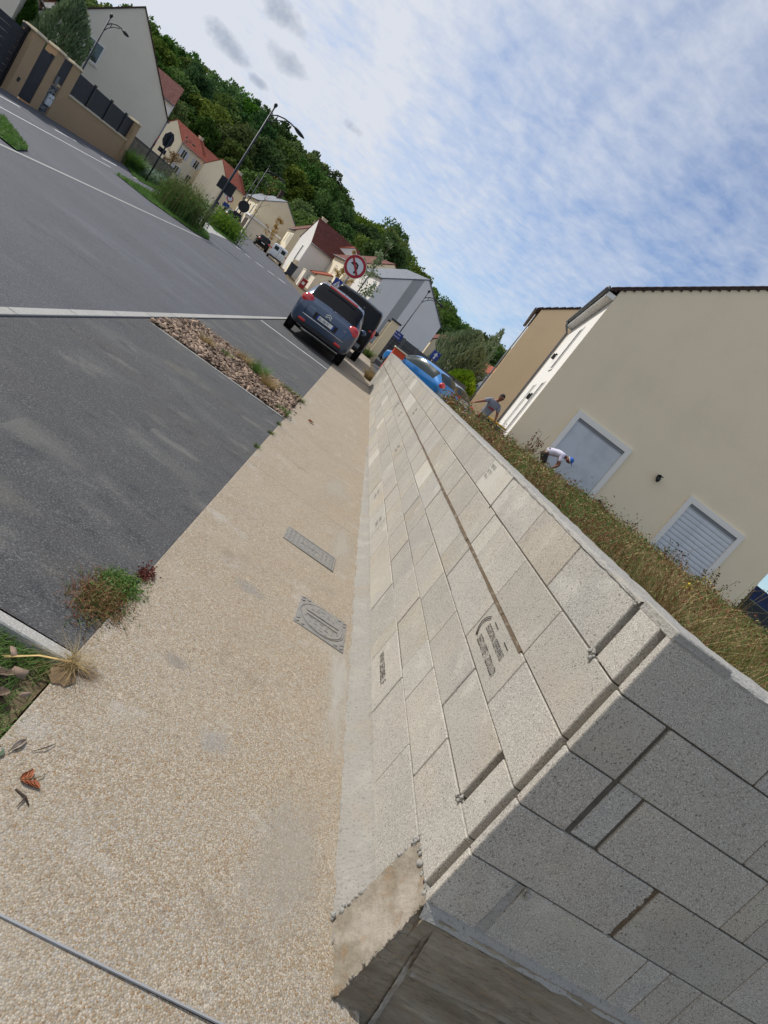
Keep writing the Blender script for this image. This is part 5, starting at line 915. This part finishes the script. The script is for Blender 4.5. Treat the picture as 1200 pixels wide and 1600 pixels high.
m_lf1 = leafm('leaf_wood', '#5f7638', '#475d2d', '#82974a', .03, .26); m_lf1b = leafm('leaf_wood_dark', '#4c6434', '#394c2a', '#68803f', .03, .22); m_lf1c = leafm('leaf_wood_warm', '#68793a', '#4f602e', '#8a984b', .03, .24); m_lf2 = leafm('leaf_bright', '#6f8c40', '#547236', '#8fa650'); m_lf3 = leafm('leaf_willow', '#7d8d68', '#647853', '#a0ac88'); m_lf4 = leafm('leaf_yellow', '#74893c', '#5c7333', '#94a04c'); m_lf5 = leafm('leaf_autumn', '#b18a35', '#8d6a2c', '#cbb060')
CR = [(crown('crown', 4.2+.4*i, 5.0+.5*(i % 2), 60, 150, .52, (m_lf1, m_lf1b, m_lf1, m_lf1c)[i], 8.0, 100+i), trunk(6.5, .28, 7, 3.5, 8, 4, m_trk, i)) for i in range(4)]
CRB = (crown('crown', 4.4, 4.6, 30, 210, .58, m_lf2, 7.2, 140), CR[0][1])
# the wooded hill behind the houses
def el_top(az):
    pts = [(-45, 4.6), (-33, 5.0), (-29, 5.6), (-25, 7.2), (-20, 7.7), (-14, 8.0), (-9.5, 8.0), (-6.6, 7.0), (-4.4, 6.6), (-2.6, 7.8), (-.6, 6.7), (1.2, 6.4), (3.7, 5.8), (6.5, 5.3), (9, 5.5), (12, 6.1), (18, 6.5), (30, 6)]
    return np.interp(az, [p[0] for p in pts], [p[1] for p in pts])
def hill_z(az, d):
    t = min(1, max(0, (d-118)/130.)); return 1.4+max(0, math.tan(R_(el_top(az)))*d*.40-1.4)*(t*t*(3-2*t))+.004*(d-100)
na, ndd = 60, 16; AZ = np.linspace(-62, 48, na); DD = np.linspace(108, 420, ndd)
vs = [(d*math.sin(R_(a)), d*math.cos(R_(a)), hill_z(a, d) if 0 < j < ndd else -1) for j, d in enumerate(DD) for a in AZ]; fs = [(j*na+i, j*na+i+1, (j+1)*na+i+1, (j+1)*na+i) for j in range(ndd-1) for i in range(na-1)]
tag(MB().add(vs, fs, 0, True).build('hill', mat('forest_floor', C('#2e3820'), .95)), kind='structure')
cnt = 0
for d0, step, fr_ in ((126, 2.9, .62), (141, 2.6, .80), (160, 2.3, .93), (176, 1.7, 1.0), (196, 1.6, 1.0)):
    a = -44+random.random()
    while a < 22:
        if -44 < a < 22 and not (d0 < 130 and -2.5 < a < 12 and random.random() < .3):
            d = d0+random.uniform(-5, 5); z = hill_z(a, d)-.5; top = 1.525+math.tan(R_(el_top(a)*1.03+random.uniform(-.3, .12)))*d*fr_; hN = max(8.0, top-z); s = hN/13.3
            s2 = min(max(s, .62), 1.25); cm, tm = random.choice(CR) if not (random.random() < .10 and d0 < 150) else CRB
            bright = cm is CRB[0]
            t = thing('broadleaf_tree', ('bright green rounded tree' if bright else 'dark green broadleaf tree')+' in '+{126: 'the front edge', 141: 'the lower slope', 160: 'the middle slope', 176: 'the upper slope', 196: 'the crest'}[d0]+' of the wood behind '+next(n for lim, n in ((-31, 'the far left roofs'), (-24, 'the tall grey gable'), (-18, 'the orange roofed terrace'), (-13, 'the slate roofed house'), (-7, 'the steep brown roof'), (0, 'the round red sign'), (6, 'the striped house'), (99, 'the ochre house')) if a < lim), 'tree', (d*math.sin(R_(a)), d*math.cos(R_(a)), z), random.uniform(0, 6), 'trees of the wooded hill'); t.scale = (s2, s2, s)
            link('crown', cm, t); link('trunk', tm, t); cnt += 1
        a += step*random.uniform(.8, 1.2)
def tree(label, x, y, cr, tr, sc=1., z=None, name='garden_tree', cat='tree'):
    t = thing(name, label, cat, (x, y, gz(x, y) if z is None else z), random.uniform(0, 6)); t.scale = (sc,)*3; link('crown', cr, t); link('trunk', tr, t); return t
tree('tall dense dark tree standing alone right of the brown roofed houses', -4.0, 108, CR[1][0], CR[1][1], 1.0, 1.4); tree('dark tree just left of the lone dense one behind the red sign', -7.0, 112, CR[2][0], CR[2][1], .72, 1.5); tree('bright green rounded tree directly behind the slate and brown roofs', -17.5, 118, CRB[0], CRB[1], .80, 2.0); tree('bright green tree behind the steep brown roof', -12.5, 117, CRB[0], CRB[1], .62, 2.0)
for i, (x, y, s) in enumerate(((15.5, 96, .66), (18.8, 98, .7), (22.5, 99, .74), (12.4, 99, .6))): tree(('dark tree left of the ochre house gable', 'dark tree partly behind the ochre house edge', 'dark tree hidden mostly by the ochre house', 'dark tree beside the grey green garden tree')[i], x, y, CR[i][0], CR[i][1], s, 1.2)
# feathery garden trees: narrow upright clumps of thin leaves
def feather(rx, h, n, m, seed, size, asp=.22, base=.3):
    r = np.random.default_rng(seed); t = r.uniform(0, 1, n)**.8; a = r.uniform(0, 6.283, n); lob = 1+.18*np.sin(a*3+t*7)+.12*np.sin(a*5-t*11); rad = rx*np.sin(np.clip(t*.88+.12, 0, 1)*math.pi)**.7*lob*r.uniform(.25, 1, n)**.5
    P = np.stack([np.cos(a)*rad, np.sin(a)*rad, base+t*h], 1); D = np.stack([np.cos(a)*.45, np.sin(a)*.45, np.ones(n)*1.1], 1)+r.normal(size=(n, 3))*.35; D /= np.linalg.norm(D, axis=1)[:, None]; s = np.cross(D, r.normal(size=(n, 3))); s /= np.linalg.norm(s, axis=1)[:, None]; L_ = (size*r.uniform(.6, 1.5, n))[:, None]
    V = np.stack([P-D*L_*.5, P+s*L_*asp*.5, P+D*L_*.5, P-s*L_*asp*.5], 1).reshape(-1, 3); i = np.arange(n)[:, None]*4; return npmesh('crown', V, np.concatenate([i+[0, 1, 2], i+[0, 2, 3]], 0), m)
tree('grey green feathery tree standing right of the one way sign', 6.6, 46.5, feather(2.0, 5.2, 9000, m_lf3, 5, .36), trunk(2.5, .09, 8, 1.2, 3.2, 2, m_trk, 5))
tree('thin pale upright tree top rising beside the feathery tree', 8.2, 48.5, feather(.75, 6.6, 900, m_lf3, 6, .30), trunk(5, .06, 6, .5, 5, 1.5, m_trk, 6))
tree('yellow green bushy shrub between the feathery tree and the ochre house', 7.4, 44.0, feather(1.3, 2.6, 5000, m_lf4, 7, .30, .3), trunk(1.2, .05, 6, .8, 1.4, .8, m_trk, 7), name='garden_shrub', cat='shrub')
tree('feathery grey green tree behind the tan gate wall', -23.1, 42.6, feather(1.45, 5.0, 4600, m_lf3, 8, .36), trunk(2.6, .10, 8, 1.1, 3, 2, m_trk, 8), z=.9)
tree('dark bush at the top left edge behind the gate', -25.5, 43, feather(.9, 3.6, 2500, m_lf1, 9, .3, .4), trunk(1.5, .07, 6, .7, 2, 1, m_trk, 9), z=.9, name='garden_shrub', cat='shrub')
# young street trees with sparse leaves
def sapling(label, x, y, h, m, n, seed, spread=.55, z=None):
    r = np.random.default_rng(seed); t = thing('young_tree', label, 'tree', (x, y, gz(x, y) if z is None else z)); mb = MB(); mb.tube([(0, 0, 0), (.03, 0, h*.5), (.08, .05, h)], [.04, .028, .008], 6); pts = []
    for i in range(14):
        a = r.uniform(0, 6.28); z0 = h*r.uniform(.35, .95); l_ = spread*h*.5*r.uniform(.4, 1)*(1.15-z0/h); e = (math.cos(a)*l_, math.sin(a)*l_, z0+l_*r.uniform(.5, 1.2)); mb.tube([(.08*z0/h, 0, z0), e], [.012, .004], 4); pts += [np.array([.08*z0/h, 0, z0])*(1-q)+np.array(e)*q for q in r.uniform(.35, 1.05, n//14)]
    mb.build('trunk', m_trk, t); P = np.array(pts)+r.normal(size=(len(pts), 3))*.09; V, F = leaf_cards(P, .13, .6, rng=r); link('crown', npmesh('crown', V, F, m), t); return t
sapling('thin young street tree with sparse green leaves beside the red sign', -1.35, 33.0, 5.2, m_lf3, 560, 21); sapling('young autumn coloured tree in front of the cream house by the blue sign', -4.6, 62, 5.4, m_lf5, 1400, 22, .75); sapling('yellow leaved young tree by the stone coloured garage', -15.6, 84, 4.2, m_lf5, 900, 23, .8); sapling('thin yellow leaved tree top behind the white house roofs', -10.8, 103, 9.5, m_lf5, 900, 24, .5); sapling('bare brown young tree beside the speed sign', -13.2, 60, 6.5, m_lf5, 60, 25, .4); sapling('leafy pale street tree crown above the brown roof by the sign', -4.6, 92, 9.0, m_lf2, 2600, 26, .55)
sapling('thin yellow shrub in front of the terraced house', -24.5, 70, 2.6, m_lf5, 700, 27, 1.2)
# island and verge planting
def clump(label, x, y, h, n, w, m, rad, lean, name='grass_clump', cat='ornamental grass', z=None, group=None):
    r = np.random.default_rng(int(abs(x*100+y*10))); a = r.uniform(0, 6.283, n); q = rad*r.uniform(0, 1, n)**.6; P = np.stack([np.cos(a)*q, np.sin(a)*q, np.zeros(n)], 1); D = np.stack([np.cos(a+r.normal(size=n)*.6), np.sin(a+r.normal(size=n)*.6), np.zeros(n)], 1); V, F = blades(P, h, w, lean, rng=r, base_dir=D)
    o = link(name, npmesh(name, V, F, m), None, (x, y, gz(x, y) if z is None else z)); return tag(o, label, cat, group)
bu = thing('shrub', 'big dark green grassy shrub on the island before the lamp', 'shrub', (-8.85, 28.6, gz(-8.8, 28.6))); V, F = leaf_cards(RNG.normal(size=(5200, 3))*[.55, .75, .34]+[0, 0, .78], .16, .3); link('foliage', npmesh('foliage', V, F, m_lf1), bu); r = RNG; V, F = blades(np.stack([r.normal(size=1500)*.5, r.normal(size=1500)*.7, np.zeros(1500)], 1), 1.75, .022, .55); link('blade', npmesh('blade', V, F, [m_green]), bu)
V, F = blades(np.stack([r.normal(size=260)*.45, r.normal(size=260)*.6, np.zeros(260)], 1), 2.1, .018, .3); link('flower_stem', npmesh('flower_stem', V, F, m_straw), bu); bu.scale = (.85, .8, .82)
b2_ = thing('shrub', 'smaller green shrub on the far end of the island', 'shrub', (-11.2, 45.6, gz(-11, 45.6))); V, F = leaf_cards(RNG.normal(size=(3200, 3))*[.6, .8, .32]+[0, 0, .6], .18, .35); link('foliage', npmesh('foliage', V, F, m_lf2), b2_); V, F = blades(np.stack([r.normal(size=700)*.5, r.normal(size=700)*.6, np.zeros(700)], 1), 1.3, .03, .5); link('blade', npmesh('blade', V, F, m_green), b2_)
def turf(name, poly, n, h, m, label, dz=.03):
    pl = np.array(poly); tag(MB().add([(p[0], p[1], gz(*p)+dz) for p in poly], [tuple(range(len(poly)))]).build('verge', m_turf), kind='structure')
    lo, hi = pl.min(0), pl.max(0); Q = RNG.uniform(lo, hi, (n*3, 2)); ins = np.zeros(len(Q), bool); j = len(pl)-1
    for i in range(len(pl)):
        c = ((pl[i, 1] > Q[:, 1]) != (pl[j, 1] > Q[:, 1])) & (Q[:, 0] < (pl[j, 0]-pl[i, 0])*(Q[:, 1]-pl[i, 1])/(pl[j, 1]-pl[i, 1]+1e-9)+pl[i, 0]); ins ^= c; j = i
    Q = Q[ins][:n]; V, F = blades(np.stack([Q[:, 0], Q[:, 1], gz(Q[:, 0], Q[:, 1])+dz], 1), h, .02, .6); tag(link(name, npmesh(name, V, F, m)), label, None, None, 'stuff')
m_turf = mat('turf', C('#4f7a2c'), .9, layers=[('noise', 3, 5, C('#3c6426'), .4, .7, .7), ('noise', 9, 4, C('#7c8c40'), .55, .75, .6)], bumps=[('noise', 30, .03)])
turf('island_grass', [(-10.6, 26.1), (-8.95, 25.6), (-7.5, 27.2), (-7.3, 28.6), (-7.5, 29.6), (-8.6, 33.2), (-9.3, 33.6), (-10.9, 31.2)], 9000, .10, m_green, 'bright green grass on the island'); turf('verge_grass', [(-8.6, 14.6), (-7.5, 13.3), (-6.95, 13.2), (-7.4, 14.4), (-9.4, 16.8)], 3000, .09, m_green, 'green grass at the left edge'); turf('wall_verge', [(-14.4, 36.5), (-12.7, 33.0), (-12.3, 33.3), (-13.2, 40), (-14.9, 44)], 4500, .10, m_green, 'grass along the boundary wall'); turf('far_verge', [(-10.6, 41.5), (-9.7, 44.4), (-12.6, 53), (-14.2, 52)], 5000, .12, m_green, 'grass of the far island')
sheet('island_path', [(-12.6, 44.6), (-9.9, 42.6), (-9.2, 36), (-8.7, 33.4), (-9.6, 33.8), (-11.4, 40)], .012, m_kerb)
m_lav = mat('leaf_silver', C('#7f9380'), .8, trans=.2, layers=[('noise', 5, 3, C('#66806a'), .4, .7, .7)])
for i in range(9): clump(('first', 'second', 'third', 'fourth', 'fifth', 'sixth', 'seventh', 'eighth', 'ninth')[i]+' silver green plant along the boundary wall, counted from the slim sign post', -14.3-.04*i, 37.4+i*1.0, .75, 260, .05, m_lav, .35, .8, 'silver_plant', 'plant', None, 'silver plants along the boundary wall')
clump('green shrub between the tan wall end and the slim sign post', -14.4, 36.9, .95, 700, .05, m_green, .4, .7, 'green_shrub', 'shrub')
clump('dark leafy weed at the foot of the beige gate pillar', .75, 33.3, .5, 260, .04, m_olive, .3, .9, 'pillar_weed', 'weed'); clump('yellowing weed at the far end of the block wall', .98, 21.2, .42, 200, .02, m_straw, .14, .9, 'wall_end_weed', 'weed')
# ---------------------------------------------------------------- bark bed, litter, covers and tufts near the viewer
def chips(name, x0, x1, y0, y1, n, size, zf, m, label, asp=.42):
    P = np.stack([RNG.uniform(x0, x1, n), RNG.uniform(y0, y1, n)], 1); z = zf(P[:, 0], P[:, 1])+RNG.uniform(0, .03, n); a = RNG.uniform(0, 6.283, n); L_ = size*RNG.uniform(.45, 1.4, n); w = L_*asp*RNG.uniform(.6, 1.3, n); t = RNG.normal(size=(n, 2))*.28; th = .006+RNG.uniform(0, .007, n); vs = []
    for sx, sy, sz in ((-1, -.8, 0), (1, -1, 0), (.9, 1, 0), (-1.05, .9, 0), (-.9, -.7, 1), (.85, -.9, 1), (.8, .8, 1), (-.95, .8, 1)):
        u, v = sx*L_/2, sy*w/2; vs.append(np.stack([P[:, 0]+u*np.cos(a)-v*np.sin(a), P[:, 1]+u*np.sin(a)+v*np.cos(a), z+sz*th+u*t[:, 0]+v*t[:, 1]], 1))
    V = np.stack(vs, 1).reshape(-1, 3); i = np.arange(n)[:, None]*8; F = np.concatenate([i+[4, 5, 6, 7], i+[0, 1, 5, 4], i+[1, 2, 6, 5], i+[2, 3, 7, 6], i+[3, 0, 4, 7]], 0)
    return tag(link(name, npmesh(name, V, F, m, RNG.choice(len(m), n)[np.tile(np.arange(n), 5)])), label, None, None, 'stuff')
m_bks = [m_bark, mat('bark_pale', C('#a48d78'), .9, layers=[('noise', 30, 4, C('#7c6350'), .45, .7, .6)]), mat('bark_dark', C('#4a372b'), .9), mat('bark_grey', C('#7d6a5b'), .9, layers=[('noise', 25, 4, C('#a8947f'), .45, .7, .6)])]
zb = lambda x, y: gz(x, y)+.008
chips('bark_mulch', -2.03, -.2, 7.78, 9.66, 5200, .075, zb, m_bks, 'brown bark chips filling the strip between the bays')
for (lb, x, y, h, n, m, rd) in (('lush green grass tuft in the middle of the bark strip', -.85, 9.05, .24, 320, m_green, .13), ('straw yellow grass tuft near the pavement end of the bark strip', -.62, 8.7, .2, 260, m_straw, .1), ('yellow green tuft at the road end of the bark strip', -1.55, 8.6, .15, 180, m_straw, .08), ('dry tuft beside the green one along the bark strip edge', -1.12, 9.25, .17, 220, m_straw, .12), ('small green tuft in the centre of the bark strip', -1.28, 8.75, .12, 120, m_olive, .08), ('creeping green weeds along the far edging of the bark strip', -.4, 9.5, .10, 300, m_olive, .16), ('green weeds in the pavement corner of the bark strip', -.24, 7.95, .10, 180, m_green, .09), ('low weeds at the far pavement corner of the bark strip', -.2, 9.55, .08, 150, m_olive, .10)):
    clump(lb, x, y, h, n, .009, m, rd, .8, 'grass_tuft', 'grass tuft')
chips('loose_bark', -.33, -.1, 7.6, 9.9, 40, .03, lambda x, y: gz(x, y)+.008, m_bks, 'loose bark crumbs beside the bark strip')
# planting bed in the near left corner
tag(MB().add([(-2.3, -1, -.035), (-.18, -1, -.035), (-.18, 2.0, -.03), (-2.3, 2.0, -.03)], [(0, 1, 2, 3)]).build('near_bed', m_dirt), kind='structure')
Q = np.stack([RNG.uniform(-.75, -.175, 5200), RNG.uniform(1.35, 2.0, 5200)], 1); k = (np.sin(Q[:, 0]*17+1)+np.sin(Q[:, 1]*13)+RNG.normal(size=len(Q))*.7) > -.5; Q = Q[k]; V, F = blades(np.stack([Q[:, 0], Q[:, 1], np.full(len(Q), -.03)], 1), .055, .0045, .9); tag(link('bed_grass', npmesh('bed_grass', V, F, m_green)), 'short green grass in the near planting bed', None, None, 'stuff')
chips('bed_litter', -.75, -.2, 1.3, 1.95, 60, .05, lambda x, y: x*0-.02, m_bks, 'bark litter in the near planting bed')
def big_leaf(label, x, y, z, ln, w, m, rz, curl=.25, tilt=(0, 0), name='dead_leaf', cat='leaf', par=None, veins=True):
    vs, fs = [], []; n = 8
    for i in range(n+1):
        t = i/n; ww = w*math.sin(math.pi*min(1, t*.93+.04))**.8*.5
        for s in (-1, -.5, 0, .5, 1): vs.append((ln*(t-.5), s*ww, abs(s)*ww*curl*1.5+curl*ln*.35*(t-.5)**2+random.uniform(-.001, .001)))
    for i in range(n):
        for k in range(4): fs.append((i*5+k, (i+1)*5+k, (i+1)*5+k+1, i*5+k+1))
    o = MB().add(vs, fs, 0, True).build(name, m, par, loc=(x, y, z)); o.rotation_euler = (tilt[0], tilt[1], rz)
    if par is None: tag(o, label, cat)
    MB().tube([(-ln*.7, 0, curl*ln*.12), (0, 0, .001), (ln*.48, 0, curl*ln*.09)], [.0014, .0012, .0006], 4).build('midrib', m_stem, o) if veins else None
    return o
m_dl = mat('leaf_dead_brown', C('#5c4a3e'), .85, layers=[('noise', 60, 4, C('#7d6a5b'), .45, .7, .6)]); m_rl = mat('leaf_russet', C('#8a4a26'), .7, layers=[('noise', 60, 4, C('#b06a38'), .45, .7, .7), ('noise', 140, 2, C('#5a2c18'), .55, .7, .6)]); m_dg = mat('leaf_dark_green', C('#2c4426'), .5)
big_leaf('grey brown dead leaf at the kerb side of the near bed', -.30, 1.83, -.002, .075, .032, m_dl, R_(35)); big_leaf('grey brown curled leaf in the middle of the near bed', -.26, 1.75, -.002, .055, .035, m_dl, R_(60), .4); big_leaf('dark brown leaf at the left picture edge of the near bed', -.315, 1.72, -.006, .06, .04, m_dl, R_(10), .3); big_leaf('dark green leaf at the tip of the near bed', -.155, 1.545, .001, .05, .04, m_dg, R_(80), .3); big_leaf('pale grey woody leaf scrap on the pavement edge', -.12, 1.60, .006, .06, .018, mat('driftwood', C('#8b8177'), .9, layers=[('noise', 50, 4, C('#66594d'), .45, .7, .7)]), R_(75), .5)
rl = thing('russet_leaf', 'curled russet compound leaf lying on the gravel pavement', 'leaf', (-.035, 1.52, gz(0, 1.5)+.009), R_(40))
for i in range(7):
    o = big_leaf('', -.004-.011*(i//2), 0, .004, .036, .014, m_rl, R_((40+12*(i//2))*(1 if i % 2 else -1)), .35, (R_(10)*(1 if i % 2 else -1), R_(-3)), 'leaflet', None, rl, False)
    a = o.rotation_euler.z; o.location = (-.03+.012*(i//2)+math.cos(a)*.018, math.sin(a)*.018, .003)
MB().tube([(-.03, 0, .003), (.012, .0, .006), (.03, .006, .006), (.045, .022, .004)], [.0012, .0014, .0012, .0008], 4).build('stem', m_stem, rl)
tw = thing('twig', 'forked dark twig on the gravel pavement below the russet leaf', 'twig', (-.02, 1.455, gz(0, 1.45)+.010), R_(-25)); MB().tube([(-.035, 0, 0), (.0, .004, .004), (.025, -.002, .002)], [.003, .0032, .0015], 5).tube([(-.0, .004, .004), (.012, -.03, .003)], [.0026, .0012], 5).build('stick', m_wood, tw)
tw2 = thing('twig', 'thin dark twig near the tip of the planting bed', 'twig', (-.06, 1.63, gz(0, 1.6)+.012), R_(35)); MB().tube([(-.03, -.01, 0), (.005, .0, .005), (.04, .02, .002)], [.001, .0018, .001], 5).build('stick', m_wood, tw2)
# weed tufts at the pavement edge
tuft = thing('weed_tuft', 'green and rusty weed tuft growing between bay and pavement', 'weed', (-.22, 2.5, gz(-.2, 2.5)))
def tuft_part(nm, n, h, w, m, cx, cy, rx, ry, lean):
    P = np.stack([RNG.normal(size=n)*rx+cx, RNG.normal(size=n)*ry+cy, np.zeros(n)], 1); V, F = blades(P, h, w, lean); link(nm, npmesh(nm, V, F, m), tuft)['kind'] = 'stuff'
tuft_part('green_blade', 460, .042, .005, m_green, .0, .12, .042, .055, 1.5); tuft_part('rusty_blade', 460, .05, .0045, m_rust, -.02, -.06, .055, .09, 1.7); tuft_part('olive_blade', 380, .045, .005, m_olive, -.01, -.05, .05, .09, 1.5); tuft_part('straw_blade', 70, .09, .003, m_straw, -.03, -.06, .05, .07, 1.1)
V, F = leaf_cards(RNG.normal(size=(900, 3))*[.04, .05, .012]+[.0, .11, .022], .014, .6); link('leaf', npmesh('leaf', V, F, m_green), tuft)['kind'] = 'stuff'; V, F = leaf_cards(RNG.normal(size=(700, 3))*[.045, .08, .012]+[-.01, -.06, .02], .014, .6); link('leaf', npmesh('leaf', V, F, [m_olive, m_rust], RNG.choice([0, 1], len(F))), tuft)['kind'] = 'stuff'
rt = thing('weed_tuft', 'small dark red weed just beyond the green tuft', 'weed', (-.17, 2.80, gz(-.2, 2.8))); V, F = leaf_cards(RNG.normal(size=(420, 3))*[.02, .035, .012]+[0, 0, .018], .013, .6); link('leaf', npmesh('leaf', V, F, mat('weed_red', C('#5b2a22'), .8, trans=.2, layers=[('noise', 20, 3, C('#7a3f30'), .4, .7, .6)])), rt)
sw = thing('straw_clump', 'dry uprooted straw clump lying on the kerb corner', 'straw', (-.155, 2.0, gz(-.15, 2.0)+.01)); mb = MB()
n = 150; a = RNG.uniform(0, 6.283, n); P = np.stack([RNG.normal(size=n)*.012, RNG.normal(size=n)*.02, np.zeros(n)+.003], 1); V, F = blades(P, .085, .0022, 2.2); link('root_hair', npmesh('root_hair', V, F, m_straw), sw)
for q in range(9): mb.tube([(.06+.01*random.random(), .0+random.uniform(-.008, .008), .012), (0, random.uniform(-.006, .006), .02), (-.10, -.055+random.uniform(-.004, .004), .016), (-.19+.02*random.random(), -.13, .006)], [.0008, .0022, .0018, .0006], 4)
mb.build('straw_stem', mat('straw_pale', C('#c3a66c'), .7), sw)
m_soil = mat('soil_brown', C('#6d5a41'), .95, layers=[('noise', 60, 4, C('#8a7658'), .45, .7, .6)], bumps=[('noise', 120, .004)])
vs = [(0, 0, .009)]+[(.05*math.cos(t)*random.uniform(.7, 1.2), .06*math.sin(t)*random.uniform(.7, 1.2), .0) for t in np.linspace(0, 6.283, 15)[:-1]]; MB().add(vs, [(0, i+1, (i+1) % 14+1) for i in range(14)], 0, True).build('soil_crumb', m_soil, sw, loc=(.0, -.06, .001))
for (x, y, q) in ((-.19, 5.9, 'farthest from'), (-.18, 6.7, 'midway before'), (-.17, 7.3, 'closest to')): clump('low weed at the pavement edge, of its three the one '+q+' the bark strip', x, y, .05, 60, .006, m_olive, .03, 1.0, 'edge_weed', 'weed', None, 'low weeds along the pavement edge')
# cast covers in the pavement
m_cast = mat('cover_concrete', C('#85827d'), .8, layers=[('noise', 20, 5, C('#918b80'), .45, .7, .8), ('noise', 60, 4, C('#5c5d60'), .5, .7, .6)], bumps=[('noise', 120, .003)])
c1 = thing('access_cover', 'narrow rectangular cast cover with raised stud pattern in the pavement', 'cover', (.585, 4.415, gz(.6, 4.4)+.008), R_(-2)); MB().b2((-.20, -.125, -.03), (.20, .125, .004)).build('plate', m_cast, c1, .003); rim = MB()
for a, b in (((-.215, -.14, -.03), (.215, -.127, .006)), ((-.215, .127, -.03), (.215, .14, .006)), ((-.215, -.127, -.03), (-.203, .127, .006)), ((.203, -.127, -.03), (.215, .127, .006))): rim.b2(a, b)
rim.build('frame', m_cast, c1); std = MB()
for i in range(11):
    for j in range(7):
        if 2 <= j <= 4 and 3 <= i <= 7: continue
        x, y = -.175+.035*i, -.105+.035*j; std.box((x, y, .0045), (.026, .011, .0035), rz=0 if (i+j) % 2 else math.pi/2)
q = std.build('stud', m_cast, c1); q['kind'] = 'stuff'; put_text('ADEM', .085, Matrix(((1, 0, 0, -.085), (0, 1, 0, -.03), (0, 0, 1, .0078), (0, 0, 0, 1))), m_cast, c1, .75)
c2 = thing('access_cover', 'square cast cover with a round lid, half buried, nearer in the pavement', 'cover', (.775, 3.45, gz(.8, 3.45)+.008), R_(-2)); MB().b2((-.17, -.19, -.03), (.17, .19, .004)).build('frame', m_cast, c2, .003); ld = MB(); ld.prism([(.145*math.cos(2*math.pi*i/30), .155*math.sin(2*math.pi*i/30)) for i in range(30)], 0, .008); ld.build('lid', m_cast, c2)
rg = MB(); rg.tube([(.155*math.cos(t), .165*math.sin(t), .004) for t in np.linspace(0, 6.283, 31)], .004, 5, cap=False); rg.build('ring', m_cast, c2); std = MB()
for i in range(9):
    for j in range(9):
        x, y = -.15+.0375*i, -.165+.041*j; r = math.hypot(x/.15, y/.16)
        if r < .85 and abs(y) > .035: std.box((x, y, .0085), (.024, .010, .004), rz=0 if (i+j) % 2 else math.pi/2)
        elif r > 1.15: std.box((x, y, .0055), (.024, .012, .006), rz=.8)
q = std.build('stud', m_cast, c2); q['kind'] = 'stuff'
for s in (-1, 1): MB().box((0, s*.022, .0105), (.22, .008, .006)).build('rib', m_cast, c2)
dr = thing('drain_grate', 'dark narrow drain slot across the pavement near the blue people carrier', 'drain', (.85, 19.0, gz(.8, 19)+.009), R_(28)); MB().b2((-.45, -.06, -.05), (.45, .06, .003)).build('frame', m_core, dr)
for i in range(14): MB().b2((-.42+i*.061, -.05, .003), (-.42+i*.061+.035, .05, .007)).build('bar', m_zinc, dr)
tag(big_leaf('dry brown leaf on the pavement beyond the bark strip', .12, 8.6, gz(.1, 8.6)+.016, .11, .06, m_rl, R_(50), .5), None, None)
